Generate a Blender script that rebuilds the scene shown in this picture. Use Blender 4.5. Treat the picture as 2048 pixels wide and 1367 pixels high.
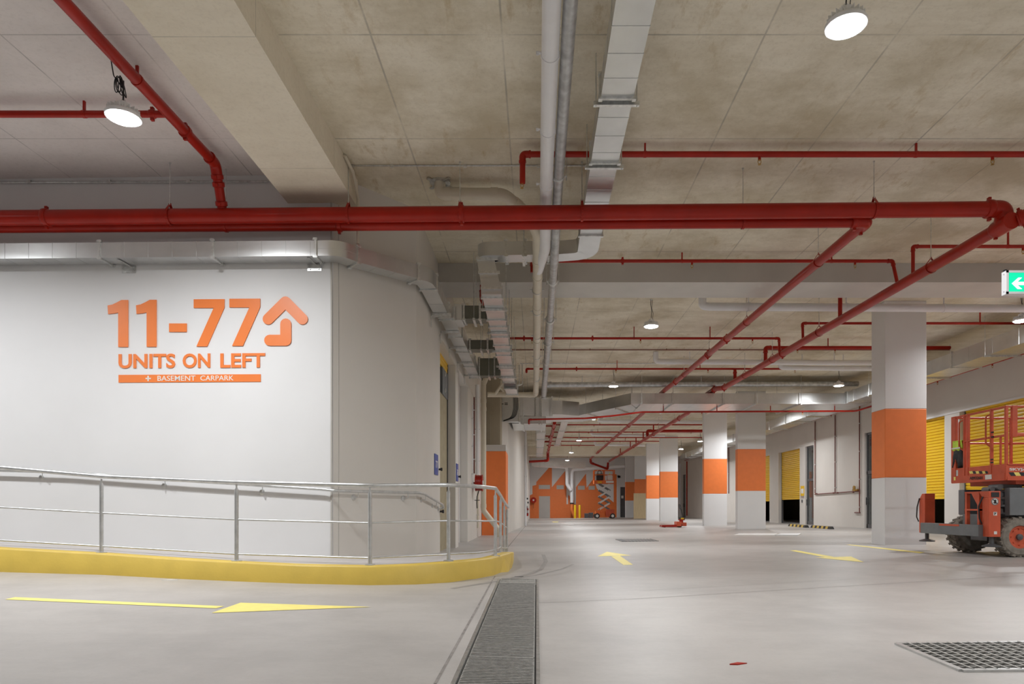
import bpy, bmesh, math, random
from mathutils import Vector, Matrix
random.seed(7)
SC = bpy.context.scene
for o in list(bpy.data.objects):
    bpy.data.objects.remove(o)
COL = SC.collection

# ------------------------------------------------------------------ camera, world, exposure
EYE = 0.92                 # lens height above the drain, metres
FPX = 2048 * 24 / 36       # focal length in pixels of the 2048 px wide frame
CX, CY = 1073.0, 1016.0    # vanishing point of the aisle in the frame
cam_d = bpy.data.cameras.new('camera')
cam = bpy.data.objects.new('camera', cam_d)
COL.objects.link(cam)
cam.location = (0, 0, EYE)
cam.rotation_euler = (math.pi / 2, 0, 0)
cam_d.sensor_width = 36
cam_d.lens = 24
cam_d.shift_x = -(CX - 1024) / 2048
cam_d.shift_y = (CY - 683.5) / 2048
cam_d.clip_start = 0.05
cam_d.clip_end = 300
SC.camera = cam

world = bpy.data.worlds.new('world')
SC.world = world
world.use_nodes = True
world.node_tree.nodes['Background'].inputs[0].default_value = (0.9, 0.95, 1, 1)
world.node_tree.nodes['Background'].inputs[1].default_value = 0.05

SC.view_settings.view_transform = 'Standard'
SC.view_settings.look = 'None'
SC.view_settings.gamma = 1.0
SC.view_settings.use_curve_mapping = False
SC.view_settings.exposure = 0.5
SC.cycles.use_denoising = True
SC.cycles.max_bounces = 10
SC.cycles.diffuse_bounces = 6
SC.cycles.glossy_bounces = 4
SC.cycles.sample_clamp_indirect = 6
LAMP_W = 112.0             # watts of light from one high bay lamp
LAMP_SPREAD = 158          # degrees, the lens keeps the light inside this cone
LAMP = 60.0                # glow of the lens itself
LAMP_COLOR = (0.965, 0.985, 1.0)

# ------------------------------------------------------------------ measuring helpers
CEIL = 5.6                 # underside of the slab
AX = 1.88                  # left wall of the aisle stands at x = -AX

def sm(t):
    t = max(0.0, min(1.0, t))
    return t * t * (3 - 2 * t)

def zf(x, y):
    """Height of the car park floor: it falls towards the drain."""
    z = -0.021 * max(0.0, min(8.7, 8.7 - y))
    z += 0.02 * max(0.0, -x) * (1 - sm((y - 9) / 4.0))
    z += 0.012 * max(0.0, x - 0.3)
    return z

def at(px, py, Y):
    """Point seen at picture position px, py that stands Y metres down the hall."""
    return Vector(((px - CX) * Y / FPX, Y, EYE + (CY - py) * Y / FPX))

def atx(px, py, X):
    """Same, on the upright plane x = X."""
    Y = X * FPX / (px - CX)
    return at(px, py, Y)

def onfloor(px, py, dz=0.0):
    Y = EYE * FPX / max(1.0, py - CY)
    for _ in range(60):
        z = zf((px - CX) * Y / FPX, Y) + dz
        Y = 0.5 * Y + 0.5 * (EYE - z) * FPX / (py - CY)
    return at(px, py, Y)

# ------------------------------------------------------------------ mesh builder
class MB:
    def __init__(self):
        self.v = []; self.f = []; self.m = []
    def add(self, vs, fs, mi=0):
        b = len(self.v)
        self.v += [Vector(p) for p in vs]
        for f in fs:
            self.f.append([i + b for i in f]); self.m.append(mi)
        return self
    def hexa(self, p, mi=0):
        """8 corners: bottom ring 0-3, top ring 4-7."""
        return self.add(p, [(3, 2, 1, 0), (4, 5, 6, 7), (0, 1, 5, 4), (1, 2, 6, 5), (2, 3, 7, 6), (3, 0, 4, 7)], mi)
    def box(self, x0, x1, y0, y1, z0, z1, mi=0):
        return self.hexa([(x0, y0, z0), (x1, y0, z0), (x1, y1, z0), (x0, y1, z0),
                          (x0, y0, z1), (x1, y0, z1), (x1, y1, z1), (x0, y1, z1)], mi)
    def bar(self, a, b, w, h, up=(0, 0, 1), mi=0):
        """Rectangular bar from a to b, w across, h along up, centred."""
        a = Vector(a); b = Vector(b); d = (b - a).normalized(); up = Vector(up)
        s = d.cross(up)
        if s.length < 1e-4:
            s = d.cross(Vector((0, 1, 0)))
        s.normalize(); u = s.cross(d).normalized()
        s = s * (w / 2); u = u * (h / 2)
        return self.hexa([a - s - u, a + s - u, b + s - u, b - s - u, a - s + u, a + s + u, b + s + u, b - s + u], mi)
    def tube(self, path, r, seg=14, cap=True, closed=False, mi=0):
        path = [Vector(p) for p in path]
        n = len(path)
        rs = r if isinstance(r, (list, tuple)) else [r] * n
        tang = []
        for i in range(n):
            if closed:
                t = path[(i + 1) % n] - path[i - 1]
            else:
                t = path[min(i + 1, n - 1)] - path[max(i - 1, 0)]
            tang.append(t.normalized())
        ref = Vector((0, 0, 1)) if abs(tang[0].z) < 0.9 else Vector((1, 0, 0))
        nrm = (ref - tang[0] * ref.dot(tang[0])).normalized()
        vs = []
        for i in range(n):
            if i:
                q = tang[i - 1].rotation_difference(tang[i])
                nrm = q @ nrm
                nrm = (nrm - tang[i] * nrm.dot(tang[i])).normalized()
            bi = tang[i].cross(nrm)
            for k in range(seg):
                a = 2 * math.pi * k / seg
                vs.append(path[i] + (nrm * math.cos(a) + bi * math.sin(a)) * rs[i])
        fs = []
        for i in range(n if closed else n - 1):
            j = (i + 1) % n
            for k in range(seg):
                l = (k + 1) % seg
                fs.append((i * seg + k, i * seg + l, j * seg + l, j * seg + k))
        if cap and not closed:
            fs.append(tuple(range(seg - 1, -1, -1)))
            fs.append(tuple((n - 1) * seg + k for k in range(seg)))
        return self.add(vs, fs, mi)
    def cyl(self, a, b, r, seg=16, mi=0, r2=None):
        return self.tube([a, b], [r, r if r2 is None else r2], seg, mi=mi)
    def lathe(self, prof, org, axis=(0, 0, 1), seg=24, mi=0):
        """prof: list of (radius, height along axis)."""
        ax = Vector(axis).normalized(); org = Vector(org)
        ref = Vector((1, 0, 0)) if abs(ax.x) < 0.9 else Vector((0, 1, 0))
        n1 = (ref - ax * ref.dot(ax)).normalized(); n2 = ax.cross(n1)
        vs = []; fs = []
        for (r, h) in prof:
            for k in range(seg):
                a = 2 * math.pi * k / seg
                vs.append(org + ax * h + (n1 * math.cos(a) + n2 * math.sin(a)) * max(r, 1e-5))
        for i in range(len(prof) - 1):
            for k in range(seg):
                l = (k + 1) % seg
                fs.append((i * seg + k, i * seg + l, (i + 1) * seg + l, (i + 1) * seg + k))
        fs.append(tuple(range(seg - 1, -1, -1)))
        fs.append(tuple((len(prof) - 1) * seg + k for k in range(seg)))
        return self.add(vs, fs, mi)
    def prism(self, poly, off, mi=0):
        """Flat outline (3D points) pushed along off."""
        n = len(poly); off = Vector(off)
        p = [Vector(q) for q in poly]
        nrm = Vector((0, 0, 0))
        for i in range(n):
            nrm += p[i].cross(p[(i + 1) % n])
        if nrm.dot(off) < 0:
            p.reverse()
        fs = [tuple(range(n - 1, -1, -1)), tuple(range(n, 2 * n))]
        for i in range(n):
            j = (i + 1) % n
            fs.append((i, j, n + j, n + i))
        return self.add(p + [q + off for q in p], fs, mi)
    def plan(self, poly, z0, z1, mi=0):
        return self.prism([(x, y, z0) for x, y in poly], (0, 0, z1 - z0), mi)
    def ball(self, c, r, seg=14, rings=8, mi=0, scale=(1, 1, 1)):
        prof = []
        for i in range(rings + 1):
            a = -math.pi / 2 + math.pi * i / rings
            prof.append((r * math.cos(a), r * math.sin(a)))
        b = len(self.v)
        self.lathe(prof, (0, 0, 0), seg=seg, mi=mi)
        c = Vector(c)
        for i in range(b, len(self.v)):
            q = self.v[i]
            self.v[i] = Vector((q.x * scale[0], q.y * scale[1], q.z * scale[2])) + c
        return self

def world_loc(o):
    l = Vector((0, 0, 0))
    while o is not None:
        l += o.location
        o = o.parent
    return l

def build(name, mb, mats, parent=None, smooth=35, origin=None, bevel=0):
    me = bpy.data.meshes.new(name)
    if not isinstance(mats, (list, tuple)):
        mats = [mats]
    if parent is not None:
        org = world_loc(parent)
    elif origin is not None:
        org = Vector(origin)
    else:
        xs = [p.x for p in mb.v]; ys = [p.y for p in mb.v]; zs = [p.z for p in mb.v]
        org = Vector(((min(xs) + max(xs)) / 2, (min(ys) + max(ys)) / 2, min(zs)))
    me.from_pydata([p - org for p in mb.v], [], mb.f)
    for m in mats:
        me.materials.append(m)
    for i, p in enumerate(me.polygons):
        p.material_index = mb.m[i]
        p.use_smooth = bool(smooth)
    me.validate()
    bm = bmesh.new(); bm.from_mesh(me)
    bmesh.ops.recalc_face_normals(bm, faces=bm.faces)
    bm.to_mesh(me); bm.free()
    if smooth:
        me.set_sharp_from_angle(angle=math.radians(smooth))
    o = bpy.data.objects.new(name, me)
    COL.objects.link(o)
    if parent is not None:
        o.parent = parent
    else:
        o.location = org
    if bevel:
        b = o.modifiers.new('bevel', 'BEVEL'); b.width = bevel; b.segments = 2; b.limit_method = 'ANGLE'
    return o

def tag(o, label, cat, group=None, kind=None):
    o['label'] = label; o['category'] = cat
    if group: o['group'] = group
    if kind: o['kind'] = kind
    return o

def thing(name, label, cat, loc, group=None):
    o = bpy.data.objects.new(name, None)
    o.empty_display_size = 0.1
    COL.objects.link(o)
    o.location = Vector(loc)
    return tag(o, label, cat, group)

def struct(name, mb, mats, label, cat, **k):
    return tag(build(name, mb, mats, **k), label, cat, kind='structure')

def dup(o, shift, label=None, parent=None):
    """Copy of a thing with copies of its parts and sub-parts."""
    c = o.copy(); COL.objects.link(c)
    if parent is None:
        c.location = o.location + Vector(shift)
        if label: c['label'] = label
    else:
        c.parent = parent
    for ch in o.children:
        dup(ch, (0, 0, 0), None, c)
    return c

def bend(path, rad, n=6):
    """Round the corners of a polyline."""
    path = [Vector(p) for p in path]
    out = [path[0]]
    for i in range(1, len(path) - 1):
        a, b, c = path[i - 1], path[i], path[i + 1]
        d1 = (a - b); d2 = (c - b)
        ang = d1.angle(d2)
        if ang > math.radians(177):
            out.append(b); continue
        t = min(rad / math.tan(ang / 2), d1.length * 0.45, d2.length * 0.45)
        d1 = d1.normalized() * t; d2 = d2.normalized() * t
        for k in range(n + 1):
            s = k / n
            out.append((b + d1) * (1 - s) ** 2 + b * 2 * s * (1 - s) + (b + d2) * s * s)
    out.append(path[-1])
    return out

# ------------------------------------------------------------------ materials
def new_mat(name):
    m = bpy.data.materials.new(name); m.use_nodes = True
    nt = m.node_tree
    return m, nt, nt.nodes['Principled BSDF']

def N(nt, kind, **props):
    n = nt.nodes.new(kind)
    for k, v in props.items():
        if hasattr(n, k):
            setattr(n, k, v)
        else:
            n.inputs[k].default_value = v
    return n

def c4(c): return (c[0], c[1], c[2], 1.0)

def paint(name, col, rough=0.5, metal=0.0, var=0.08, scale=6.0, bump=0.0, spec=0.5, dirt=None, stretch=(1, 1, 1)):
    """Plain surface with a little uneven tone, dirt = second colour in patches."""
    m, nt, b = new_mat(name)
    b.inputs['Roughness'].default_value = rough
    b.inputs['Metallic'].default_value = metal
    b.inputs['Specular IOR Level'].default_value = spec
    tc = N(nt, 'ShaderNodeTexCoord'); mp = N(nt, 'ShaderNodeMapping')
    mp.inputs['Scale'].default_value = stretch
    nt.links.new(tc.outputs['Object'], mp.inputs[0])
    nz = N(nt, 'ShaderNodeTexNoise'); nz.inputs['Scale'].default_value = scale; nz.inputs['Detail'].default_value = 5
    nt.links.new(mp.outputs[0], nz.inputs['Vector'])
    rp = N(nt, 'ShaderNodeValToRGB')
    lo = dirt if dirt else tuple(c * (1 - var) for c in col)
    hi = tuple(min(1, c * (1 + var)) for c in col) if not dirt else col
    rp.color_ramp.elements[0].position = 0.32; rp.color_ramp.elements[0].color = c4(lo)
    rp.color_ramp.elements[1].position = 0.68; rp.color_ramp.elements[1].color = c4(hi)
    nt.links.new(nz.outputs['Fac'], rp.inputs[0])
    nt.links.new(rp.outputs[0], b.inputs['Base Color'])
    if bump:
        bp = N(nt, 'ShaderNodeBump'); bp.inputs['Strength'].default_value = bump; bp.inputs['Distance'].default_value = 0.01
        nz2 = N(nt, 'ShaderNodeTexNoise'); nz2.inputs['Scale'].default_value = scale * 8
        nt.links.new(mp.outputs[0], nz2.inputs['Vector'])
        nt.links.new(nz2.outputs['Fac'], bp.inputs['Height'])
        nt.links.new(bp.outputs[0], b.inputs['Normal'])
    return m

def concrete(name, base, stain, fine, joints=None, rough=0.75, spec=0.3, stain_amt=0.6, joint_w=0.0035, rust=None):
    """Cast concrete: broad stains, streaks, fine grain, form joints (pitch x, pitch y, offset x, offset y)."""
    m, nt, b = new_mat(name)
    b.inputs['Roughness'].default_value = rough
    b.inputs['Specular IOR Level'].default_value = spec
    L = nt.links
    geo = N(nt, 'ShaderNodeNewGeometry')
    pos = geo.outputs['Position']
    def noise(scale, detail=6, rough_=0.6, stretch=None):
        src = pos
        if stretch:
            mp = N(nt, 'ShaderNodeMapping'); mp.inputs['Scale'].default_value = stretch
            L.new(pos, mp.inputs[0]); src = mp.outputs[0]
        n = N(nt, 'ShaderNodeTexNoise'); n.inputs['Scale'].default_value = scale
        n.inputs['Detail'].default_value = detail; n.inputs['Roughness'].default_value = rough_
        L.new(src, n.inputs['Vector']); return n.outputs['Fac']
    def ramp(fac, a, b_):
        r = N(nt, 'ShaderNodeMapRange'); r.inputs['From Min'].default_value = a; r.inputs['From Max'].default_value = b_
        L.new(fac, r.inputs['Value']); return r.outputs[0]
    def mix(fac, ca, cb, mode='MIX'):
        x = N(nt, 'ShaderNodeMix', data_type='RGBA', blend_type=mode)
        if isinstance(fac, float): x.inputs[0].default_value = fac
        else: L.new(fac, x.inputs[0])
        for s, c in ((x.inputs[6], ca), (x.inputs[7], cb)):
            if isinstance(c, tuple): s.default_value = c4(c)
            else: L.new(c, s)
        return x.outputs[2]
    def mul(a, k):
        x = N(nt, 'ShaderNodeMath', operation='MULTIPLY')
        L.new(a, x.inputs[0])
        if isinstance(k, float): x.inputs[1].default_value = k
        else: L.new(k, x.inputs[1])
        return x.outputs[0]
    col = mix(mul(ramp(noise(0.55, 8, 0.68), 0.44, 0.64), stain_amt), base, stain)
    col = mix(mul(ramp(noise(2.2, 8, 0.7, (0.5, 1.6, 1)), 0.45, 0.75), 0.55 * stain_amt), col, stain)
    col = mix(mul(ramp(noise(26, 3), 0.5, 0.8), 0.25), col, fine)
    if rust:
        spots = mul(ramp(noise(3.0, 7, 0.7, (2.2, 0.7, 1)), 0.55, 0.70), ramp(noise(0.35, 2), 0.42, 0.58))
        col = mix(mul(spots, 0.5), col, rust)
    if joints:
        sx, sy, ox, oy = joints
        sp = N(nt, 'ShaderNodeSeparateXYZ'); L.new(pos, sp.inputs[0])
        masks = []
        for out, s, o in ((0, sx, ox), (1, sy, oy)):
            a = N(nt, 'ShaderNodeMath', operation='ADD'); L.new(sp.outputs[out], a.inputs[0]); a.inputs[1].default_value = -o
            d = N(nt, 'ShaderNodeMath', operation='DIVIDE'); L.new(a.outputs[0], d.inputs[0]); d.inputs[1].default_value = s
            f = N(nt, 'ShaderNodeMath', operation='PINGPONG'); L.new(d.outputs[0], f.inputs[0]); f.inputs[1].default_value = 0.5
            g = N(nt, 'ShaderNodeMath', operation='MULTIPLY'); L.new(f.outputs[0], g.inputs[0]); g.inputs[1].default_value = s
            lt = N(nt, 'ShaderNodeMapRange'); L.new(g.outputs[0], lt.inputs['Value'])
            lt.inputs['From Min'].default_value = joint_w; lt.inputs['From Max'].default_value = joint_w * 3.2
            lt.inputs['To Min'].default_value = 1; lt.inputs['To Max'].default_value = 0
            masks.append(lt.outputs[0])
        mx = N(nt, 'ShaderNodeMath', operation='MAXIMUM'); L.new(masks[0], mx.inputs[0]); L.new(masks[1], mx.inputs[1])
        br = mul(mx.outputs[0], ramp(noise(1.3, 4), 0.3, 0.62))
        col = mix(mul(br, 0.62), col, tuple(c * 0.35 for c in base))
    L.new(col, b.inputs['Base Color'])
    bp = N(nt, 'ShaderNodeBump'); bp.inputs['Strength'].default_value = 0.12; bp.inputs['Distance'].default_value = 0.004
    L.new(noise(40, 4), bp.inputs['Height']); L.new(bp.outputs[0], b.inputs['Normal'])
    return m

M = {}
M['ceil'] = concrete('slab_concrete', (0.82, 0.765, 0.64), (0.55, 0.48, 0.345), (0.42, 0.365, 0.26),
                     joints=(1.3, 1.9, -0.34, 6.75), joint_w=0.0045, stain_amt=0.9, rust=(0.42, 0.29, 0.10))
M['ceil_grey'] = concrete('slab_concrete_grey', (0.76, 0.715, 0.695), (0.58, 0.54, 0.515), (0.44, 0.40, 0.375),
                          joints=(1.3, 1.9, -5.3, 6.75), stain_amt=0.45)
M['beam'] = concrete('beam_concrete', (0.80, 0.74, 0.615), (0.60, 0.53, 0.41), (0.48, 0.42, 0.32), stain_amt=0.5,
                     joints=(9.0, 2.4, 20.0, 6.2), joint_w=0.002)
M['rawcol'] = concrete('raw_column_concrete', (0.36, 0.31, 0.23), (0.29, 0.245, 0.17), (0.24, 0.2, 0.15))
M['floor'] = concrete('floor_concrete', (0.43, 0.405, 0.385), (0.31, 0.292, 0.28), (0.31, 0.29, 0.275), rough=0.42, spec=0.45, stain_amt=0.7)
M['path'] = concrete('footpath_concrete', (0.52, 0.49, 0.47), (0.44, 0.41, 0.39), (0.4, 0.38, 0.36), rough=0.6)
M['white'] = paint('white_wall_paint', (0.72, 0.718, 0.722), rough=0.55, var=0.03, scale=0.8, bump=0.05)
M['shaded_offwhite'] = paint('shaded_off_white_wall', (0.66, 0.63, 0.59), rough=0.6, var=0.03, scale=0.8, bump=0.05)  # warm off-white, made darker to imitate shade on the angled and side walls
M['duct_dark'] = paint('dark_duct_sheet', (0.17, 0.17, 0.14), rough=0.5, metal=0.5, var=0.15, scale=4)  # darker tone for the short cross ducts
M['white_beam'] = paint('white_beam_paint', (0.62, 0.6, 0.57), rough=0.6, var=0.05, scale=1.5)
M['grey_beam'] = paint('grey_beam_paint', (0.50, 0.48, 0.45), rough=0.6, var=0.05, scale=1.5)
M['orange'] = paint('orange_paint', (0.80, 0.20, 0.045), rough=0.5, var=0.03)
M['yellow'] = paint('yellow_kerb_paint', (0.62, 0.44, 0.08), rough=0.5, var=0.05, scale=4, bump=0.1)
M['mark'] = paint('yellow_floor_paint', (0.88, 0.75, 0.20), rough=0.5, var=0.05, scale=9)
M['shutter'] = paint('yellow_shutter_steel', (0.80, 0.50, 0.01), rough=0.35, var=0.02)
M['red'] = paint('red_pipe_paint', (0.37, 0.016, 0.007), rough=0.30, var=0.12, scale=3, spec=0.3)
M['galv'] = paint('galvanised_sheet', (0.70, 0.71, 0.71), rough=0.34, metal=1.0, var=0.06, scale=2.5)
M['galvd'] = paint('galvanised_bracket', (0.70, 0.71, 0.70), rough=0.36, metal=1.0, var=0.15, scale=20)
M['steel'] = paint('galvanised_tube', (0.62, 0.63, 0.63), rough=0.38, metal=0.85, var=0.1, scale=14)
M['gpipe'] = paint('galvanised_pipe', (0.52, 0.53, 0.54), rough=0.4, metal=0.6, var=0.22, scale=9)
M['pvc'] = paint('white_plastic_pipe', (0.80, 0.80, 0.82), rough=0.3, var=0.02)
M['cream'] = paint('cream_plastic_pipe', (0.66, 0.61, 0.50), rough=0.35, var=0.03)
M['brass'] = paint('brass', (0.5, 0.33, 0.1), rough=0.35, metal=0.9, var=0.1)
M['black'] = paint('black_rubber', (0.025, 0.025, 0.027), rough=0.6, var=0.2)
M['dark'] = paint('dark_void', (0.035, 0.033, 0.03), rough=0.8, var=0.2)
M['darkgrey'] = paint('dark_grey_frame', (0.09, 0.09, 0.095), rough=0.4, var=0.1)
M['grey'] = paint('grey_machine_paint', (0.17, 0.18, 0.19), rough=0.45, var=0.08)
M['lift'] = paint('orange_red_machine_paint', (0.58, 0.095, 0.04), rough=0.4, var=0.12, scale=5)
M['farlift'] = paint('orange_machine_paint', (0.75, 0.16, 0.03), rough=0.4, var=0.1, scale=5)
M['tyre'] = paint('dusty_tyre', (0.23, 0.205, 0.175), rough=0.85, var=0.25, scale=12)
M['khaki'] = paint('khaki_board', (0.34, 0.29, 0.19), rough=0.7, var=0.1)
M['ply'] = paint('pale_plywood', (0.70, 0.56, 0.34), rough=0.6, var=0.06, scale=3, stretch=(8, 8, 0.6))
M['blue'] = paint('blue_sign', (0.025, 0.07, 0.34), rough=0.4, var=0.05)
M['sticker'] = paint('white_sticker', (0.75, 0.74, 0.72), rough=0.5, var=0.04)
M['hivis'] = paint('hi_vis_fabric', (0.62, 0.85, 0.10), rough=0.8, var=0.1)
M['grate'] = paint('galvanised_grating', (0.40, 0.39, 0.37), rough=0.5, metal=0.5, var=0.2, scale=30)
M['lamp_shell'] = paint('pale_cast_aluminium', (0.85, 0.86, 0.87), rough=0.4, metal=0.0, var=0.05)
M['foil'] = paint('foil_wrap', (0.75, 0.74, 0.73), rough=0.35, metal=0.7, var=0.1, scale=6)

def emit(name, col, strength, base=None):
    m, nt, b = new_mat(name)
    b.inputs['Base Color'].default_value = c4(base or col)
    b.inputs['Emission Color'].default_value = c4(col)
    b.inputs['Emission Strength'].default_value = strength
    return m
M['lamp'] = emit('lamp_diffuser', LAMP_COLOR, LAMP)
M['exit_green'] = emit('exit_green', (0.0, 0.52, 0.27), 0.85)
M['exit_white'] = emit('exit_white', (0.9, 1.0, 0.95), 0.9)

mg, ntg, bg = new_mat('door_glass')
bg.inputs['Base Color'].default_value = (0.35, 0.38, 0.38, 1)
bg.inputs['Roughness'].default_value = 0.03
bg.inputs['Transmission Weight'].default_value = 0.85
bg.inputs['IOR'].default_value = 1.45
M['glass'] = mg
# ================================================================== the setting
# floor: a grid that follows the falls
fx = [-14, -11, -9, -7, -5.5, -4.2, -3, -2, -1.2, -0.5, -0.15, 0, 0.15, 0.3, 0.8, 2, 4, 6, 8, 10, 12.8, 15, 17.2]
fy = [-8, -4, 0, 2, 3, 4, 5, 6, 7, 8, 8.7, 9, 9.6, 10.3, 11, 11.7, 12.4, 13, 14, 16, 20, 26, 34, 44, 54, 64.2]
mb = MB()
mb.add([(x, y, zf(x, y)) for y in fy for x in fx],
       [(j * len(fx) + i, j * len(fx) + i + 1, (j + 1) * len(fx) + i + 1, (j + 1) * len(fx) + i)
        for j in range(len(fy) - 1) for i in range(len(fx) - 1)])
struct('floor', mb, M['floor'], 'smooth pale grey concrete car park floor', 'floor', smooth=80)

mb = MB()
mb.box(-14, -3.0, -8, 9.8, CEIL, CEIL + 0.25, 1)
mb.box(-3.0, 17.2, -8, 64.2, CEIL, CEIL + 0.25, 0)
mb.box(-14, -3.0, 9.8, 64.2, CEIL, CEIL + 0.25, 0)
struct('ceiling', mb, [M['ceil'], M['ceil_grey']], 'raw stained concrete slab overhead with form joints', 'ceiling', smooth=0)

mb = MB(); mb.box(-3.49, -2.55, -8, 9.75, 5.2, CEIL)
struct('trim_1', mb, M['beam'], 'deep raw concrete beam running from the front to the sign wall', 'beam', smooth=0)
mb = MB()
mb.box(-2.0, 12.9, 13.04, 14.0, 5.24, CEIL, 0)
mb.box(-2.0, 12.9, 13.04, 14.0, 5.235, 5.24, 1)
struct('trim_2', mb, [M['grey_beam'], M['white_beam']], 'wide pale grey painted beam crossing the hall behind the red mains', 'beam', smooth=0)
mb = MB(); mb.box(-1.0, 12.9, 51.5, 52.6, 4.95, CEIL)
struct('trim_3', mb, M['beam'], 'raw concrete beam crossing the far end of the hall', 'beam', smooth=0)

# sign wall, its angled corner and the left wall of the aisle with two door recesses
PA = Vector((-7.63, 9.71)); PB = Vector((-2.86, 9.57))
mb = MB()
mb.plan([(-14.2, 9.9), (PB.x, PB.y), (-2.6, 9.86), (-2.8, 10.1), (-14.2, 10.4)], -0.4, CEIL)
struct('wall_front', mb, M['white'], 'broad white wall that carries the orange unit number sign', 'wall', smooth=0)
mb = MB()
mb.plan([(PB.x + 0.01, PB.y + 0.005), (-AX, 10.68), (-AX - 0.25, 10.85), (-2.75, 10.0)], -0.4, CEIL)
struct('wall_left_corner', mb, M['shaded_offwhite'], 'white wall turning the corner at an angle beside the sign wall', 'wall', smooth=0)
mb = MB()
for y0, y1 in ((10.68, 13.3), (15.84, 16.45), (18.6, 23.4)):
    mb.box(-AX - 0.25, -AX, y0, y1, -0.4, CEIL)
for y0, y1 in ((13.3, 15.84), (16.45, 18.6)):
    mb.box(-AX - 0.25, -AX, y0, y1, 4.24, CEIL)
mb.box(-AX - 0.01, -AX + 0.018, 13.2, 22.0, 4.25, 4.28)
struct('wall_left', mb, M['shaded_offwhite'], 'white left wall of the aisle with two deep door recesses', 'wall', smooth=0)
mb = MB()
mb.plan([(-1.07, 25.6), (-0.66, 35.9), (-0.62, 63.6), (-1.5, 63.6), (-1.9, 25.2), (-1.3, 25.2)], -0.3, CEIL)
struct('wall_left_rear', mb, M['shaded_offwhite'], 'plain white wall continuing on the left past the orange pier', 'wall', smooth=0)
mb = MB(); mb.box(-14.2, -14, -8, 10, -0.4, CEIL)
struct('wall_left_outer', mb, M['white'], 'white wall left of the frame', 'wall', smooth=0)
mb = MB(); mb.box(-14.2, 17.2, -8.2, -8, -0.4, CEIL)
struct('wall_back', mb, M['white'], 'white wall behind the camera', 'wall', smooth=0)
mb = MB(); mb.box(17, 17.2, -8, 64, -0.2, CEIL); mb.box(13.1, 17, 29, 29.2, -0.2, CEIL); mb.box(13.1, 17, 20.9, 21.1, -0.2, CEIL)
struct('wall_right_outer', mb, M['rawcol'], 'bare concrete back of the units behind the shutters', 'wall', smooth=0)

RX = 12.8
RDEEP = 0.22
DOORH = 3.85
openings = [('roller', 15.5, 20.66), ('roller', 21.42, 25.1), ('glass', 25.72, 26.63), ('glass', 31.54, 32.5),
            ('roller', 33.2, 36.1), ('roller', 37.5, 40.8), ('glass', 58.6, 59.8)]
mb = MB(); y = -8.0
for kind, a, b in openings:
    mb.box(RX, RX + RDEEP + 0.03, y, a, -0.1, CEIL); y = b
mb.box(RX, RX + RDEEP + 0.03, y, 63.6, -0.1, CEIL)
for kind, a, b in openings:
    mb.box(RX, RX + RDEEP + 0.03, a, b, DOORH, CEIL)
struct('wall_right', mb, M['shaded_offwhite'], 'white right wall of the hall with tall door openings', 'wall', smooth=0)
mb = MB(); mb.box(RX - 0.03, RX, 15.5, 26.0, DOORH - 0.02, DOORH + 0.03)
struct('trim_4', mb, M['white'], 'thin white ledge along the wall above the near shutters', 'trim', smooth=0)

# far wall with its painted orange gables
FW = 63.5
mb = MB(); mb.box(-1.5, 17.2, FW, FW + 0.3, -0.2, CEIL)
def fw(px, py): return at(px, py, FW)
P = lambda zx, zy: (1030 + zx / 7.877, 900 + zy / 7.877)
gab = [[(180, 1080), (180, 735), (275, 690), (275, 560), (335, 545), (335, 500), (540, 268), (582, 268), (582, 580), (785, 330), (810, 330), (810, 848), (836, 848), (836, 1080)],
       [(836, 700), (836, 1080), (960, 1080), (960, 848), (930, 848), (930, 790)],
       [(960, 580), (960, 1080), (1600, 1080), (1600, 380), (1555, 370), (1555, 820), (1480, 760), (1290, 600), (1240, 440), (1127, 590), (1118, 365)]]
for g in gab:
    mb.prism([fw(*P(*q)) for q in g], (0, -0.012, 0), 1)
for r in ((375, 545, 552, 610), (655, 550, 768, 612), (990, 557, 1098, 620), (1158, 560, 1256, 620), (378, 722, 552, 1078)):
    q = [(r[0], r[1]), (r[2], r[1]), (r[2], r[3]), (r[0], r[3])]
    mb.prism([fw(*P(*a)) for a in q], (0, -0.03, 0), 2)
struct('wall_far', mb, [M['white'], M['orange'], M['grey_beam']], 'far white wall painted with orange saw tooth gables', 'wall', smooth=0)

# ------------------------------------------------------------------ footpath and yellow kerb
# (x, y) of the outer foot of the kerb, height of the path edge there
kerb = []
for px, Y, zt in ((-420, 8.75, 0.58), (-200, 8.62, 0.50), (0, 8.5, 0.425), (203, 8.43, 0.363), (340, 8.22, 0.32), (473, 8.08, 0.286),
                  (600, 7.99, 0.258), (740, 7.98, 0.246), (830, 8.12, 0.252), (897, 8.36, 0.262), (950, 8.78, 0.258), (985, 9.25, 0.25), (1003, 9.8, 0.245)):
    kerb.append(((px - CX) * Y / FPX, Y, zt))
back = [(-0.40, 10.4, 0.24), (-0.40, 11.3, 0.20), (-0.42, 12.3, 0.13), (-0.45, 13.3, 0.05), (-0.47, 14.2, 0.015)]
edge = kerb + back
inner = []
W = 0.17
for i, (x, y, z) in enumerate(edge):
    a = Vector(edge[max(i - 1, 0)][:2]); b = Vector(edge[min(i + 1, len(edge) - 1)][:2])
    t = (b - a).normalized(); nrm = Vector((-t.y, t.x))
    inner.append((x + nrm.x * W, y + nrm.y * W, z))
mb = MB(); n = len(edge)
vs = []
for (x, y, z), (ix, iy, iz) in zip(edge, inner):
    g = min(zf(x, y), z - 0.01) - 0.06
    ox = x - (ix - x) * 0.10; oy = y - (iy - y) * 0.10
    c = 0.10
    vs += [(ox, oy, g), (x, y, z - 0.02), (x + (ix - x) * c, y + (iy - y) * c, z), (ix, iy, z), (ix, iy, g)]
fs = []
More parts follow.
